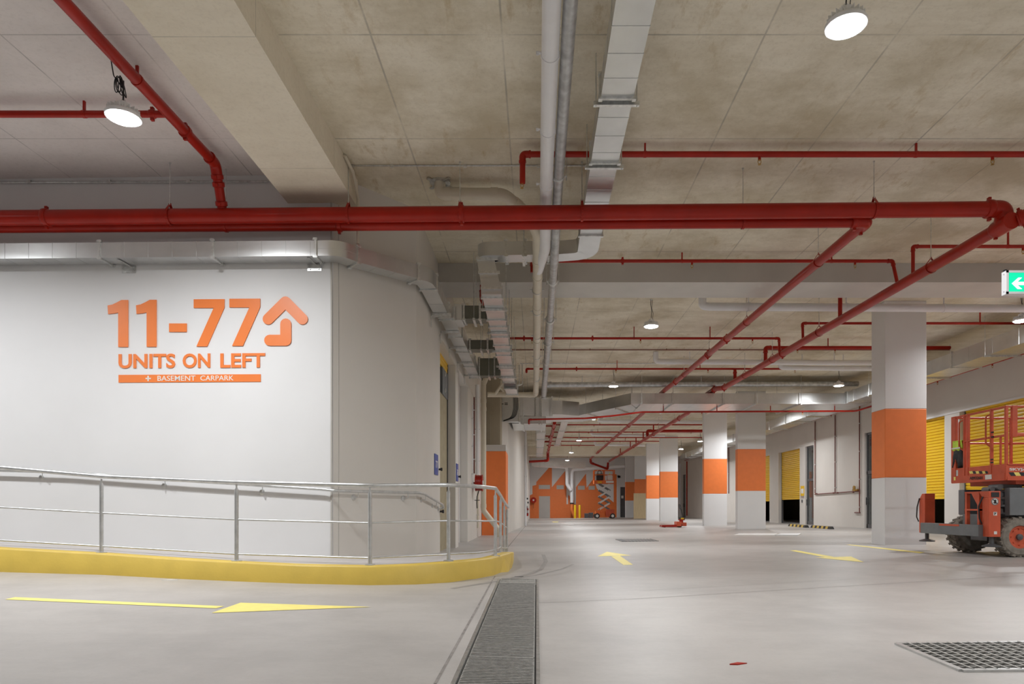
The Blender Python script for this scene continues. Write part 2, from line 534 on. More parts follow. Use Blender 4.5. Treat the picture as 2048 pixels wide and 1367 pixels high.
for i in range(n - 1):
    for k in range(5):
        l = (k + 1) % 5
        fs.append((i * 5 + k, i * 5 + l, (i + 1) * 5 + l, (i + 1) * 5 + k))
fs += [tuple(range(5)), tuple(range((n - 1) * 5, n * 5))]
mb.add(vs, fs)
struct('kerb', mb, M['yellow'], 'curved yellow painted kerb below the tubular railing', 'kerb', smooth=50)
# painted flare on the outside of the nose
mb = MB()
q = [onfloor(1014, 1106, 0.24), onfloor(1029, 1107, 0.19), onfloor(1001, 1149, 0.0), onfloor(990, 1152, 0.0)]
nose = Vector(edge[12]); nb = Vector(edge[13])
mb.hexa([(nose.x - 0.05, nose.y - 0.2, -0.02), (nose.x + 0.10, nose.y, -0.02), (nb.x + 0.02, nb.y + 0.3, -0.02), (nb.x - 0.1, nb.y, -0.02),
         (nose.x - 0.02, nose.y - 0.02, 0.235), (nose.x + 0.015, nose.y + 0.15, 0.235), (nb.x + 0.02, nb.y + 0.25, 0.225), (nb.x - 0.1, nb.y, 0.235)])
struct('kerb_nose', mb, M['yellow'], 'yellow wedge at the rounded end of the kerb', 'kerb', smooth=0)

# footpath surface: strip from the kerb to the walls, ramping down along the aisle
wallside = [(-12.5, 9.86, 0.60), (-9.6, 9.76, 0.50), (-7.63, 9.70, 0.43), (-5.9, 9.65, 0.37), (-4.9, 9.62, 0.33), (-4.2, 9.6, 0.29), (-3.6, 9.58, 0.26),
            (-2.86, 9.56, 0.226), (-2.6, 9.86, 0.222), (-2.35, 10.14, 0.217), (-2.15, 10.36, 0.213), (-2.0, 10.53, 0.21), (-AX, 10.9, 0.2),
            (-AX, 11.5, 0.16), (-AX, 12.1, 0.125), (-AX, 12.7, 0.09), (-AX, 13.4, 0.055), (-AX - 0.2, 14.3, 0.012)]
mb = MB()
ins = [(ix, iy, iz - 0.004) for ix, iy, iz in inner]
vs = []
for (a, b) in zip(ins, wallside):
    a = Vector(a); b = Vector(b)
    if b.y < 11: b.y += 0.05
    else: b.x -= 0.05
    for k in range(5):
        vs.append(a.lerp(b, k / 4))
n = len(ins)
mb.add(vs, [(i * 5 + k, i * 5 + k + 1, (i + 1) * 5 + k + 1, (i + 1) * 5 + k) for i in range(n - 1) for k in range(4)])
struct('footpath', mb, M['path'], 'raised concrete footpath between the railing and the sign wall', 'footpath', smooth=60)

# thin joints cut in the floor
def strip(pts, w, dz=0.0025):
    mb = MB()
    pts = [Vector(p) for p in pts]
    for i in range(len(pts) - 1):
        a, b = pts[i], pts[i + 1]
        m = 8
        for k in range(m):
            p = a.lerp(b, k / m); q = a.lerp(b, (k + 1) / m)
            d = (q - p); s = Vector((-d.y, d.x, 0)).normalized() * w / 2
            vs = []
            for r in (p - s, p + s, q + s, q - s):
                vs.append((r.x, r.y, zf(r.x, r.y) + dz))
            mb.add(vs, [(0, 1, 2, 3)])
    return mb
M['joint'] = paint('floor_joint_sealant', (0.22, 0.20, 0.185), rough=0.7, var=0.3, scale=12)
jl = [([onfloor(870, 1367), onfloor(990, 1152)], 0.018, 'dark sealed joint in the floor left of the long drain'),
      ([onfloor(1008, 1103), onfloor(1058, 1043)], 0.02, 'dark joint along the floor edge past the railing end'),
      ([onfloor(1076, 1205), onfloor(1290, 1196), onfloor(2048, 1150)], 0.008, 'fine crack across the floor right of the drain'),
      ([onfloor(1280, 1181), onfloor(1700, 1158)], 0.006, 'fine crack in the floor behind the first crack')]
for pts, w, lab in jl:
    tag(build('floor_joint', strip(pts, w), M['joint'], smooth=0), lab, 'floor joint', kind='structure')

M['scuff'] = paint('faint_tyre_rubber', (0.30, 0.28, 0.265), rough=0.5, var=0.15, scale=6)
for pts, w, lab in (([(905, 1176), (985, 1163), (1045, 1151), (1082, 1138), (1092, 1122), (1086, 1108)], 0.07, 'faint curved tyre mark past the kerb nose'),
                    ([(1010, 1160), (1080, 1148), (1125, 1137), (1146, 1128)], 0.05, 'second faint tyre mark right of the first')):
    tag(build('tyre_mark', strip(bend([onfloor(*p) for p in pts], 0.8, 4), w, 0.002), M['scuff'], smooth=0), lab, 'tyre mark', kind='structure')

# trims at the corner of the sign wall
mb = MB()
mb.box(-2.885, -2.865, 9.555, 9.575, 0.2, CEIL); mb.bar((-2.80, 9.655, 0.2), (-2.80, 9.655, CEIL), 0.035, 0.03, up=(0.86, -0.5, 0))
struct('trim_5', mb, M['grey_beam'], 'narrow white corner bead between the sign wall and the angled wall', 'trim', smooth=0)
# ================================================================== high bay lamps
def make_lamp(name, label, x, y, z, cord='straight'):
    t = thing(name, label, 'lamp', (x, y, z), 'round high bay lamps hanging from the slab')
    t2 = MB().lathe([(0.145, 0.0), (0.168, 0.004), (0.17, 0.03), (0.155, 0.05), (0.06, 0.055)], (x, y, z), seg=32)
    build('housing', t2, M['lamp_shell'], t)
    d = MB().lathe([(0.143, -0.006), (0.142, -0.001)], (x, y, z), seg=32)
    build('diffuser', d, M['lamp'], t, smooth=0)
    ld = bpy.data.lights.get('high_bay_light') or bpy.data.lights.new('high_bay_light', 'AREA')
    ld.shape = 'DISK'; ld.size = 0.28; ld.energy = LAMP_W; ld.color = LAMP_COLOR; ld.spread = math.radians(LAMP_SPREAD)
    lo = bpy.data.objects.new('light', ld); COL.objects.link(lo); lo.parent = t; lo.location = (0, 0, -0.01)
    f = MB()
    for k in range(20):
        a = math.pi * 2 * k / 20
        c, s = math.cos(a), math.sin(a)
        f.bar((x + c * 0.06, y + s * 0.06, z + 0.075), (x + c * 0.15, y + s * 0.15, z + 0.072), 0.006, 0.05)
    f.cyl((x, y, z + 0.05), (x, y, z + 0.15), 0.062, 20)
    build('heat_sink', f, M['lamp_shell'], t)
    h = MB().tube([Vector((x + 0.022 * math.cos(a), y, z + 0.172 + 0.028 * math.sin(a))) for a in [math.pi * 2 * k / 14 for k in range(14)]], 0.005, 8, closed=True)
    build('hook', h, M['galvd'], t)
    w = MB()
    if cord == 'coiled':
        top = CEIL - 0.01
        w.tube(bend([(x, y, z + 0.19), (x, y, z + 0.3), (x - 0.10, y, z + 0.44), (x - 0.14, y, top)], 0.05), 0.006, 8)
        for k in range(5):
            pts = []
            for i in range(25):
                a = 2 * math.pi * i / 24
                pts.append((x - 0.035 + 0.012 * (k - 2) + (0.022 + 0.006 * (k % 3)) * math.cos(a + 0.3 * k), y + 0.01 * (k - 2), z + 0.33 + 0.015 * (k % 2) + (0.075 + 0.008 * k) * math.sin(a)))
            w.tube(pts[:-1], 0.005, 7, closed=True)
        for k in range(9):
            w.lathe([(0.009, 0), (0.009, 0.02)], (x, y, z + 0.19 + 0.022 * k), seg=8)
    else:
        top = CEIL - 0.005
        w.tube([(x, y, z + 0.19), (x + 0.012, y, z + 0.19 + (top - z - 0.19) * 0.4), (x - 0.01, y, z + 0.19 + (top - z - 0.19) * 0.75), (x - 0.004, y, top)], 0.006, 8)
        w.tube([(x + 0.03, y, z + 0.14), (x + 0.045, y, z + 0.3), (x + 0.012, y, top - 0.2), (x + 0.03, y, top)], 0.004, 6)
    build('cord', w, M['black'], t)
    xo = x - 0.14 if cord == 'coiled' else x
    r = MB().cyl((xo, y, CEIL - 0.012), (xo, y, CEIL - 0.001), 0.03, 14)
    build('ceiling_plate', r, M['galvd'], t)
    return t

make_lamp('high_bay_lamp', 'round lamp on a looped black cord in front of the upper left red pipe', -4.236, 7.0, 4.915, 'coiled')
first = make_lamp('high_bay_lamp', 'large round lamp near the top right, nearest over the aisle', 2.62, 5.78, 4.99)
row = [(2.57, 15.3, 'round lamp just beyond the pale crossing beam, over the middle of the aisle'),
       (2.57, 22.8, 'round lamp in front of the grey crossing pipe and above the wide duct'),
       (2.55, 31.3, 'round lamp nearest beyond the wide duct over the aisle'),
       (2.55, 41.0, 'second round lamp beyond the wide duct over the aisle'),
       (2.55, 50.0, 'third round lamp beyond the wide duct over the aisle'),
       (2.60, 58.0, 'farthest round lamp, just before the orange gabled wall'),
       (10.55, 14.85, 'round lamp at the right edge beside the right wall duct'),
       (10.05, 22.7, 'round lamp left of the nearest column, beside the bend of the wide duct'),
       (9.95, 41.5, 'round lamp seen beside the second nearest column at its upper left'),
       (9.95, 47.0, 'far round lamp below the right wall duct, left of the two middle columns')]
for x, y, lab in row:
    c = dup(first, (x - 2.62, y - 5.78, 0), lab)
for x, y in ((-8.6, 7.0), (2.6, -2.6), (10.5, 7.3), (10.3, -2.0), (10.0, 31.0)):
    dup(first, (x - 2.62, y - 5.78, 0), 'round high bay lamp of the same rows, out of view')
# ================================================================== columns
T1, T2 = 1.52, 3.19      # orange band above the local floor
def column(name, label, x0, y0, w, d, lean=None):
    z = zf(x0 + w / 2, y0)
    t = thing(name, label, 'column', (x0 + w / 2, y0 + d / 2, z), 'square painted columns along the aisle')
    build('base', MB().box(x0, x0 + w, y0, y0 + d, z - 0.05, z + T1), M['white'], t, smooth=0, bevel=0.012)
    build('band', MB().box(x0, x0 + w, y0, y0 + d, z + T1, z + T2), M['orange'], t, smooth=0, bevel=0.012)
    build('shaft', MB().box(x0, x0 + w, y0, y0 + d, z + T2, CEIL), M['white'], t, smooth=0, bevel=0.012)
    return t
T1n = (T1, T2)
T1, T2 = 1.52, 3.07
column('column', 'nearest white column with an orange band, beside the scissor lift', 7.86, 15.4, 0.94, 0.62)
T1, T2 = T1n
column('column', 'second nearest column with orange band, right one of the middle pair', 8.04, 27.3, 1.13, 0.3)
column('column', 'third column with orange band, left one of the middle pair', 8.02, 32.7, 1.11, 0.3)
column('column', 'fourth column with orange band, behind the pallet truck', 7.99, 44.1, 1.15, 0.35)
column('column', 'fifth column with orange band, just left of the one behind the pallet truck', 7.93, 49.2, 1.1, 0.35)
c = column('column', 'sixth column with orange band, its foot boarded with pale plywood', 7.98, 55.3, 1.1, 0.35)
build('plywood_board', MB().box(7.86, 9.05, 55.22, 55.29, zf(8, 55) - 0.02, zf(8, 55) + 2.05), M['ply'], c, smooth=0)
column('column', 'farthest column with orange band, left of the boarded one', 7.98, 61.2, 1.1, 0.35)

# orange pier on the left with a set back concrete column above
t = thing('pier', 'orange painted pier with a grey concrete top, behind the drain pipe', 'pier', (-1.5, 24.1, 0))
build('base', MB().box(-1.87, -1.04, 23.3, 24.9, -0.1, 2.87), M['orange'], t, smooth=0, bevel=0.015)
build('cap', MB().box(-1.87, -1.04, 23.3, 24.9, 2.87, 3.09), M['grey_beam'], t, smooth=0, bevel=0.015)
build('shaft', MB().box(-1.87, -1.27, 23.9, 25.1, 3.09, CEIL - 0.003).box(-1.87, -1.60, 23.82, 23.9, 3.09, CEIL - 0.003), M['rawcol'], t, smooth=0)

# ================================================================== orange sign on the white wall
def SW(px, py, off=0.0):
    m = (PA.y - PB.y) / (PA.x - PB.x)
    k = (px - CX) / FPX
    Y = (PB.y - off - m * PB.x) / (1 - m * k)
    return at(px, py, Y)
Z4 = lambda x, y: (x / 2.926, 450 + y / 2.926)
WN = Vector((0.0294, 1, 0)).normalized()       # into the wall
def text_mb(mb, body, p00, p10, p01, depth, bold=0.0, mi=0, space=1.0):
    """Lettering stretched over the parallelogram p00 (lower left), p10 (lower right), p01 (upper left)."""
    cu = bpy.data.curves.new('lettering', 'FONT')
    cu.body = body; cu.offset = bold; cu.resolution_u = 4; cu.space_character = space
    o = bpy.data.objects.new('lettering', cu); COL.objects.link(o)
    dg = bpy.context.evaluated_depsgraph_get()
    me = bpy.data.meshes.new_from_object(o.evaluated_get(dg))
    bpy.data.objects.remove(o); bpy.data.curves.remove(cu)
    xs = [v.co.x for v in me.vertices]; ys = [v.co.y for v in me.vertices]
    x0, x1, y0, y1 = min(xs), max(xs), min(ys), max(ys)
    p00 = Vector(p00); ex = Vector(p10) - p00; ey = Vector(p01) - p00
    dv = ex.cross(ey).normalized() * depth
    bm = bmesh.new(); bm.from_mesh(me)
    bmesh.ops.remove_doubles(bm, verts=bm.verts, dist=1e-5)
    bm.verts.ensure_lookup_table()
    n = len(bm.verts)
    base = [p00 + ex * ((v.co.x - x0) / (x1 - x0)) + ey * ((v.co.y - y0) / (y1 - y0)) for v in bm.verts]
    vs = base + [p + dv for p in base]
    fs = []
    for f in bm.faces:
        ids = [v.index for v in f.verts]
        fs.append(tuple(i + n for i in ids)); fs.append(tuple(reversed(ids)))
    for e in bm.edges:
        if len(e.link_faces) == 1:
            a, b = e.verts[0].index, e.verts[1].index
            fs.append((a, b, b + n, a + n))
    bm.free(); bpy.data.meshes.remove(me)
    mb.add(vs, fs, mi)
    return mb
def swq(x, y, off=0.002): return SW(*Z4(x, y), off)
sg = thing('wall_sign', 'orange wall sign reading 11-77 units on left and basement carpark', 'sign', swq(1100, 921))
M['signo'] = paint('orange_sign_acrylic', (0.82, 0.21, 0.045), rough=0.4, var=0.02)
TH = -WN * 0.014
one = [(752, 439), (752, 713), (695, 713), (695, 512), (672, 517), (636, 521), (633, 471), (660, 466), (688, 453), (713, 439)]
for dx, dy in ((0, 0), (166, -1)):
    build('digit', MB().prism([swq(x + dx, y + dy) for x, y in one], TH), M['signo'], sg, smooth=0)
build('dash', MB().prism([swq(*q) for q in ((992, 576), (1095, 576), (1095, 625), (992, 625))], TH), M['signo'], sg, smooth=0)
seven = [(1136, 435), (1316, 434), (1316, 482), (1215, 710), (1152, 710), (1253, 485), (1136, 485)]
for dx, dy in ((0, 0), (208.5, -3)):
    build('digit', MB().prism([swq(x + dx, y + dy) for x, y in seven], TH), M['signo'], sg, smooth=0)
def stroke(mb, pts, hw, off):
    for (a, b) in zip(pts[:-1], pts[1:]):
        a = Vector(a); b = Vector(b); d = (b - a).normalized(); ang = math.atan2(d.y, d.x)
        out = []
        for c, s in ((b, -90), (a, 90)):
            for k in range(9):
                th = ang + math.radians(s + 180 * k / 8)
                out.append((c.x + hw * math.cos(th), c.y + hw * math.sin(th)))
        mb.prism([swq(x, y, off) for x, y in out], TH)
        off += 0.0006
    return mb
build('arrow_head', stroke(MB(), [(1571, 550), (1672, 450), (1771, 550)], 32, 0.002), M['signo'], sg, smooth=0)
build('arrow_stem', stroke(MB(), [(1674, 579), (1674, 674), (1580, 674)], 32, 0.002), M['signo'], sg, smooth=0)
for w, x0, x1, y0, y1 in (('UNITS', 696, 1027, 838, 754), ('ON', 1071, 1232, 836, 752), ('LEFT', 1291, 1553, 834, 751)):
    mb = text_mb(MB(), w, swq(x0, y0), swq(x1, y0 - 2), swq(x0, y1), 0.012, bold=0.024)
    build('lettering', mb, M['signo'], sg, smooth=0)
bar = build('bar', MB().prism([swq(*q) for q in ((695, 876), (1527, 872), (1527, 916), (695, 921))], TH * 0.5), M['signo'], sg, smooth=0)
for w, x0, x1, y0, y1 in (('BASEMENT', 922, 1144, 911, 881), ('CARPARK', 1173, 1367, 909, 880)):
    mb = text_mb(MB(), w, swq(x0, y0, 0.009), swq(x1, y0 - 1, 0.009), swq(x0, y1, 0.009), 0.003, bold=0.004)
    build('lettering', mb, M['sticker'], bar, smooth=0)['label'] = 'white lettering'
mb = MB()
for q in (((852, 893), (883, 893), (883, 900), (852, 900)), ((863, 881), (871, 881), (871, 912), (863, 912))):
    mb.prism([swq(x, y, 0.0095) for x, y in q], TH * 0.15)
build('plus', mb, M['sticker'], bar, smooth=0)['label'] = 'white plus sign'

# ================================================================== tubular railing on the kerb
posts = [(-330, 8.62), (203, 8.55), (473, 8.20), (740, 8.10), (897, 8.5)]
pp = []
for px, Y in posts:
    x = (px - CX) * Y / FPX
    z = {-330: 0.55, 203: .363, 473: .286, 740: .246, 897: .266}[px]
    pp.append(Vector((x, Y, z)))
pp.append(Vector((-0.585, 9.72, 0.24)))
for Y, z in ((11.4, 0.19), (12.7, 0.095), (13.9, 0.03)):
    pp.append(Vector((-0.60, Y, z)))
rt = thing('railing', 'galvanised tubular railing standing on the footpath edge above the yellow kerb', 'railing', pp[3])
def rail_path(h):
    p = [q + Vector((0, 0, h)) for q in pp]
    end = p[-1] + Vector((0, 0.9, -0.03))
    return p[:1] + p[1:] + [end]
tp = [q.copy() for q in rail_path(0.945)]
for i, (px, py) in enumerate(((-330, 905), (203, 952), (473, 964), (740, 970.5), (897, 969), (985, 976))):
    Y = pp[i].y
    tp[i].z = EYE + (CY - py) * Y / FPX
mid = Vector((-0.70, 9.05, tp[5].z)); tp.insert(5, mid)
build('top_rail', MB().tube(bend(tp, 0.5, 8), 0.026, 14), M['steel'], rt, smooth=60)
for i, p in enumerate(pp):
    build('post', MB().cyl(p, p + Vector((0, 0, 0.86)), 0.024, 14).cyl(p + Vector((0, 0, 0.86)), p + Vector((0, 0, 0.875)), 0.017, 10)
          .cyl(p + Vector((0, 0, 0.87)), p + Vector((0, 0, 0.925)), 0.010, 8), M['steel'], rt)
    build('base_plate', MB().lathe([(0.062, -0.005), (0.062, 0.010), (0.03, 0.016)], p, seg=18), M['steel'], rt)
for h, r in ((0.50, 0.0115), (0.085, 0.0115)):
    for i in range(len(pp) - 1):
        a = pp[i] + Vector((0, 0, h)); b = pp[i + 1] + Vector((0, 0, h))
        path = [a, b]
        if i == 4:
            path = bend([a, Vector((-0.72, 9.0, (a.z + b.z) / 2)), b], 0.5, 6)
        build('bar', MB().tube(path, r, 10), M['steel'], rt, smooth=60)

# handrail on brackets along the sign wall and down the ramp
hr = thing('handrail', 'wall handrail on round brackets behind the railing, along the sign wall', 'handrail', swq(2048, 400))
pts = []
for px, py in ((-420, 938), (0, 940), (130, 944), (376, 961), (640, 977.5)):
    pts.append(SW(px, py, 0.085))
pts += [Vector((-2.79, 9.47, 1.165)), Vector((-1.81, 10.57, 1.16)), Vector((-1.80, 11.0, 1.15)), Vector((-1.80, 13.1, 0.99)), Vector((-1.80, 13.2, 0.93)), Vector((-1.86, 13.2, 0.92))]
build('rail', MB().tube(bend(pts, 0.06, 4), 0.021, 12), M['steel'], hr, smooth=60)
def bracket(p, wall):
    p = Vector(p); wall = Vector(wall)
    nn = (wall - p); nn.z = 0
    foot = p + nn + Vector((0, 0, -0.085))
    mb = MB().tube(bend([p, p + Vector((0, 0, -0.085)), foot], 0.03, 5), 0.0065, 8)
    mb.lathe([(0.042, 0.0), (0.042, -0.006), (0.02, -0.012)], foot, axis=nn.normalized(), seg=18)
    build('bracket', mb, M['steel'], hr)
for px, py in ((85, 941.5), (330, 958), (525, 971)):
    bracket(SW(px, py, 0.085), SW(px, py, 0.002))
for f in (0.25, 0.85):
    p = Vector((-2.79, 9.47, 1.165)).lerp(Vector((-1.81, 10.57, 1.16)), f)
    q = Vector((-2.86, 9.57, 1.165)).lerp(Vector((-1.88, 10.68, 1.16)), f)
    nrm = Vector((-0.746, 0.666, 0))
    bracket(p, p + nrm * ((q - p).dot(nrm) - 0.004))
for y in (11.1, 12.3, 13.0):
    zz = 1.15 - (y - 11.0) * 0.16 / 2.1
    bracket((-1.80, y, zz), (-1.878, y, zz))
# ================================================================== pipe kit
def fitting(mb, p, d, r, w=0.07, lugs=True, mi=0):
    p = Vector(p); d = Vector(d).normalized()
    k = 1 + 0.28 * min(1.0, 0.06 / r)
    mb.tube([p - d * w / 2, p - d * w * 0.35, p + d * w * 0.35, p + d * w / 2], [r * 1.05, r * k, r * k, r * 1.05], 16, mi=mi)
    if lugs:
        s = d.cross(Vector((0, 0, 1)))
        if s.length < 0.1: s = Vector((1, 0, 0))
        s.normalize()
        u = s.cross(d).normalized()
        for k in (1, -1):
            mb.bar(p + u * k * r * 1.2, p + u * k * (r * 1.2 + 0.03), w * 0.55, 0.035, up=d, mi=mi)
    return mb

def corner(mb, a, b, c, r, L=None, rad=None):
    """Elbow fitting round the corner b of a-b-c."""
    a, b, c = Vector(a), Vector(b), Vector(c)
    L = L or r * 2.6
    p = b + (a - b).normalized() * L; q = b + (c - b).normalized() * L
    path = bend([p, b, q], rad or r * 2.0, 6)
    mb.tube(path, r * 1.16, 16)
    for e, d in ((p, (a - b)), (q, (c - b))):
        d = d.normalized()
        mb.tube([e - d * r * 0.3, e + d * r * 0.25], [r * 1.3, r * 1.3], 16)
    return mb

def pipe(name, label, cat, path, r, mat, corners=(), coup=(), hang=(), heads=(), clips=(), group=None, rad=None, seg=16, root=None, rodtop=CEIL, fit_mat=None, hangmat=None):
    """path: corner points. corners: indices that get an elbow fitting. coup/hang/heads/clips: (segment index, fraction)."""
    path = [Vector(p) for p in path]
    t = root or thing(name, label, cat, path[0], group)
    fm = fit_mat or mat
    build('pipe', MB().tube(bend(path, rad or r * 2.0, 7), r, seg), mat, t, smooth=50)
    for i in corners:
        build('elbow', corner(MB(), path[i - 1], path[i], path[i + 1], r), fm, t, smooth=50)
    def pt(s):
        i, f = s
        return path[i].lerp(path[i + 1], f), (path[i + 1] - path[i]).normalized()
    for s in coup:
        p, d = pt(s); build('coupling', fitting(MB(), p, d, r), fm, t, smooth=50)
    for s in hang:
        p, d = pt(s)
        band = MB()
        side = Vector((0, 0, 1)).cross(d).normalized()
        loop = []
        for k in range(17):
            a = -math.pi * 0.32 + (2 * math.pi - math.pi * 0.36) * k / 16 + math.pi / 2 + math.pi * 0.5
            loop.append(a)
        ring = [p + side * math.cos(a) * r * 1.1 + Vector((0, 0, 1)) * math.sin(a) * r * 1.1 for a in [math.pi * (-1.25 + 1.5 * k / 16) for k in range(17)]]
        apex = p + Vector((0, 0, r + 0.075))
        full = [apex - side * 0.008] + ring[::-1] + [apex + side * 0.008]
        for u, v in zip(full[:-1], full[1:]):
            mid = (u + v) / 2 - p
            band.bar(u, v, 0.032, 0.006, up=d.cross(v - u))
        h = build('hanger', band, hangmat or fm, t, smooth=0)
        rod = MB().cyl(apex - Vector((0, 0, 0.01)), (apex.x, apex.y, rodtop - 0.004), 0.0065, 8).cyl(apex - Vector((0, 0, 0.02)), apex + Vector((0, 0, 0.012)), 0.013, 6)
        rod.cyl((apex.x, apex.y, rodtop - 0.02), (apex.x, apex.y, rodtop), 0.014, 8)
        build('rod', rod, M['galvd'], h)
    for s in clips:
        p, d = pt(s)
        mb = MB().tube([p - d * 0.018, p + d * 0.018], [r * 1.12, r * 1.12], 14)
        mb.bar(p + Vector((0, 0, r)), (p.x, p.y, rodtop - 0.001), 0.03, 0.02, up=d)
        build('clip', mb, hangmat or fm, t)
    for s in heads:
        p, d = pt(s)
        if abs(d.z) > 0.9:
            b = p + d * 0
        b = p - Vector((0, 0, r))
        hd = build('sprinkler_head', MB().cyl(b + Vector((0, 0, 0.01)), b - Vector((0, 0, 0.035)), 0.019, 12), mat, t)
        f = MB()
        for k in (1, -1):
            f.tube(bend([b - Vector((0, 0, 0.03)), b + Vector((k * 0.02, 0, -0.045)), b + Vector((k * 0.02, 0, -0.07)), b - Vector((0, 0, 0.09))], 0.012, 3), 0.0045, 6)
        f.lathe([(0.02, -0.096), (0.02, -0.092)], b, seg=12); f.cyl(b - Vector((0, 0, 0.03)), b - Vector((0, 0, 0.045)), 0.013, 8)
        build('frame', f, M['brass'], hd)
    return t

def frac(path, i, px):
    """Fraction along segment i where the pipe passes picture column px."""
    a, b = Vector(path[i]), Vector(path[i + 1])
    lo, hi = 0.0, 1.0
    g = lambda f: CX + a.lerp(b, f).x / a.lerp(b, f).y * FPX - px
    if g(0) > g(1): lo, hi = 1.0, 0.0
    for _ in range(40):
        m = (lo + hi) / 2
        if g(m) < 0: lo = m
        else: hi = m
    return (lo + hi) / 2
R = M['red']

# ------------------------------------------------------------------ red mains crossing the picture
mainA = [(-9.0, 9.26, 4.855), (6.20, 9.2, 4.955)]
a1 = at(1996, 418, 9.2)
mainA = [Vector((-9.0, 9.26, 4.84)), Vector((6.22, 9.2, 4.95)), Vector((6.28, 9.22, 4.74))]
t = thing('fire_main', 'thick red water main crossing the hall in front of the sign wall, upper of two', 'pipe', mainA[0])
build('pipe', MB().tube([mainA[0], mainA[1]], 0.1, 22), R, t, smooth=50)
fr = [frac(mainA, 0, px) for px in (93, 340, 697, 920, 1164, 1748)]
tmp = pipe('x', '', '', [mainA[0], mainA[1]], 0.1005, R, hang=[(0, fr[k]) for k in (1, 2, 3, 4, 5)], coup=[(0, fr[0]), (0, fr[3] + 0.0015)], root=t)
# elbow group at its right end
e = MB()
E0 = Vector((6.10, 9.2, 4.949))
e.tube(bend([E0, Vector((6.30, 9.2, 4.95)), Vector((6.30, 9.2, 4.72))], 0.16, 8), 0.112, 20)
build('elbow', e, R, t, smooth=50)
build('coupling', fitting(MB(), E0, (1, 0, 0), 0.105, 0.09), R, t, smooth=50)
p2 = [Vector((6.30, 9.2, 4.735)), Vector((6.28, 22.9, 4.96)), Vector((6.27, 23.95, 5.11)), Vector((6.27, 26.7, 5.11)), Vector((6.27, 28.2, 4.87)), Vector((6.27, 58.7, 4.97))]
def fy_(path, i, y):
    a, b = path[i], path[i + 1]
    return (y - a.y) / (b.y - a.y)
t = pipe('fire_main', 'red main running down the hall from the elbow at the far right', 'pipe', p2, 0.085, R,
         hang=[(0, fy_(p2, 0, y)) for y in (10.9, 15.2, 18.2, 20.6)] + [(4, fy_(p2, 4, y)) for y in (31, 35, 39, 43, 47)],
         coup=[(0, 0.012), (0, fy_(p2, 0, 17.45)), (0, 0.995), (2, 0.05)] + [(4, fy_(p2, 4, y)) for y in (30.0, 36.5, 44.0, 50.0)], rad=0.4)
tee = MB().tube([Vector((6.30, 9.05, 4.735)), Vector((6.30, 9.35, 4.735))], 0.112, 20)
build('tee', tee, R, t, smooth=50)
t = pipe('fire_main', 'short red main leaving the right frame edge beside the elbow', 'pipe',
         [(6.40, 9.10, 4.76), (6.62, 8.95, 4.84), (8.2, 8.9, 4.86)], 0.092, R, coup=[(0, 0.2), (1, 0.05)], rad=0.15)
# lower main behind
B0 = Vector((-9.0, 9.445, 4.795)); B1 = Vector((4.44, 9.39, 4.855))
t = thing('fire_main', 'thinner red water main tucked behind and below the upper main', 'pipe', B0)
build('pipe', MB().tube([B0, B1], 0.074, 20), R, t, smooth=50)
pipe('x', '', '', [B0, B1], 0.0745, R, hang=[(0, frac([B0, B1], 0, px)) for px in (452, 1486)], coup=[(0, frac([B0, B1], 0, 679))], root=t)
p1 = [Vector((4.54, 9.40, 4.86)), Vector((4.54, 22.4, 5.05)), Vector((4.54, 23.9, 5.10)), Vector((4.54, 27.0, 5.10)), Vector((4.54, 29.0, 4.97)), Vector((4.54, 57.4, 5.1))]
build('elbow', MB().tube(bend([Vector((4.36, 9.37, 4.855)), Vector((4.54, 9.37, 4.855)), Vector((4.54, 9.56, 4.857))], 0.12, 8), 0.088, 20), R, t, smooth=50)
build('coupling', fitting(MB(), (4.36, 9.37, 4.855), (1, 0, 0), 0.08, 0.08), R, t, smooth=50)
pipe('fire_main', 'red main running down the hall, left of the two that recede', 'pipe', p1, 0.074, R,
     hang=[(0, fy_(p1, 0, y)) for y in (11.0, 14.75, 17.95, 21.0)] + [(4, fy_(p1, 4, y)) for y in (33, 37, 41, 45, 49)],
     coup=[(0, 0.012), (0, fy_(p1, 0, 16.3)), (0, fy_(p1, 0, 18.1)), (0, 0.99), (4, fy_(p1, 4, 33.5)), (4, fy_(p1, 4, 41)), (4, fy_(p1, 4, 50))], rad=0.4)
pipe('fire_main', 'slanting red pipe joining the far ends of the two receding mains', 'pipe',
     [(4.54, 57.5, 5.08), (4.62, 58.0, 4.78), (6.1, 58.6, 4.3), (6.15, 58.7, 4.85)], 0.09, R, corners=(1, 2))

# upper left: receding pipe that drops into the main
LU = [(-4.15, -3.0, 5.36), (-4.15, 9.02, 5.36), (-4.35, 9.25, 5.2), (-4.35, 9.25, 4.93)]
q0 = at(425, 325, 9.1); q1 = at(145, 25, 6.0)
LU = [Vector((-4.225, -2.0, 5.43)), Vector((-4.225, 8.98, 5.45)), Vector((-4.25, 9.235, 4.96))]
t = pipe('sprinkler_riser', 'red pipe under the grey slab at upper left, dropping into the thick main', 'pipe', LU, 0.06, R,
         corners=(1,), coup=[(0, 0.93), (1, 0.45), (1, 0.87), (1, 0.28)], clips=[(0, 0.84), (0, 0.62)], rad=0.12)
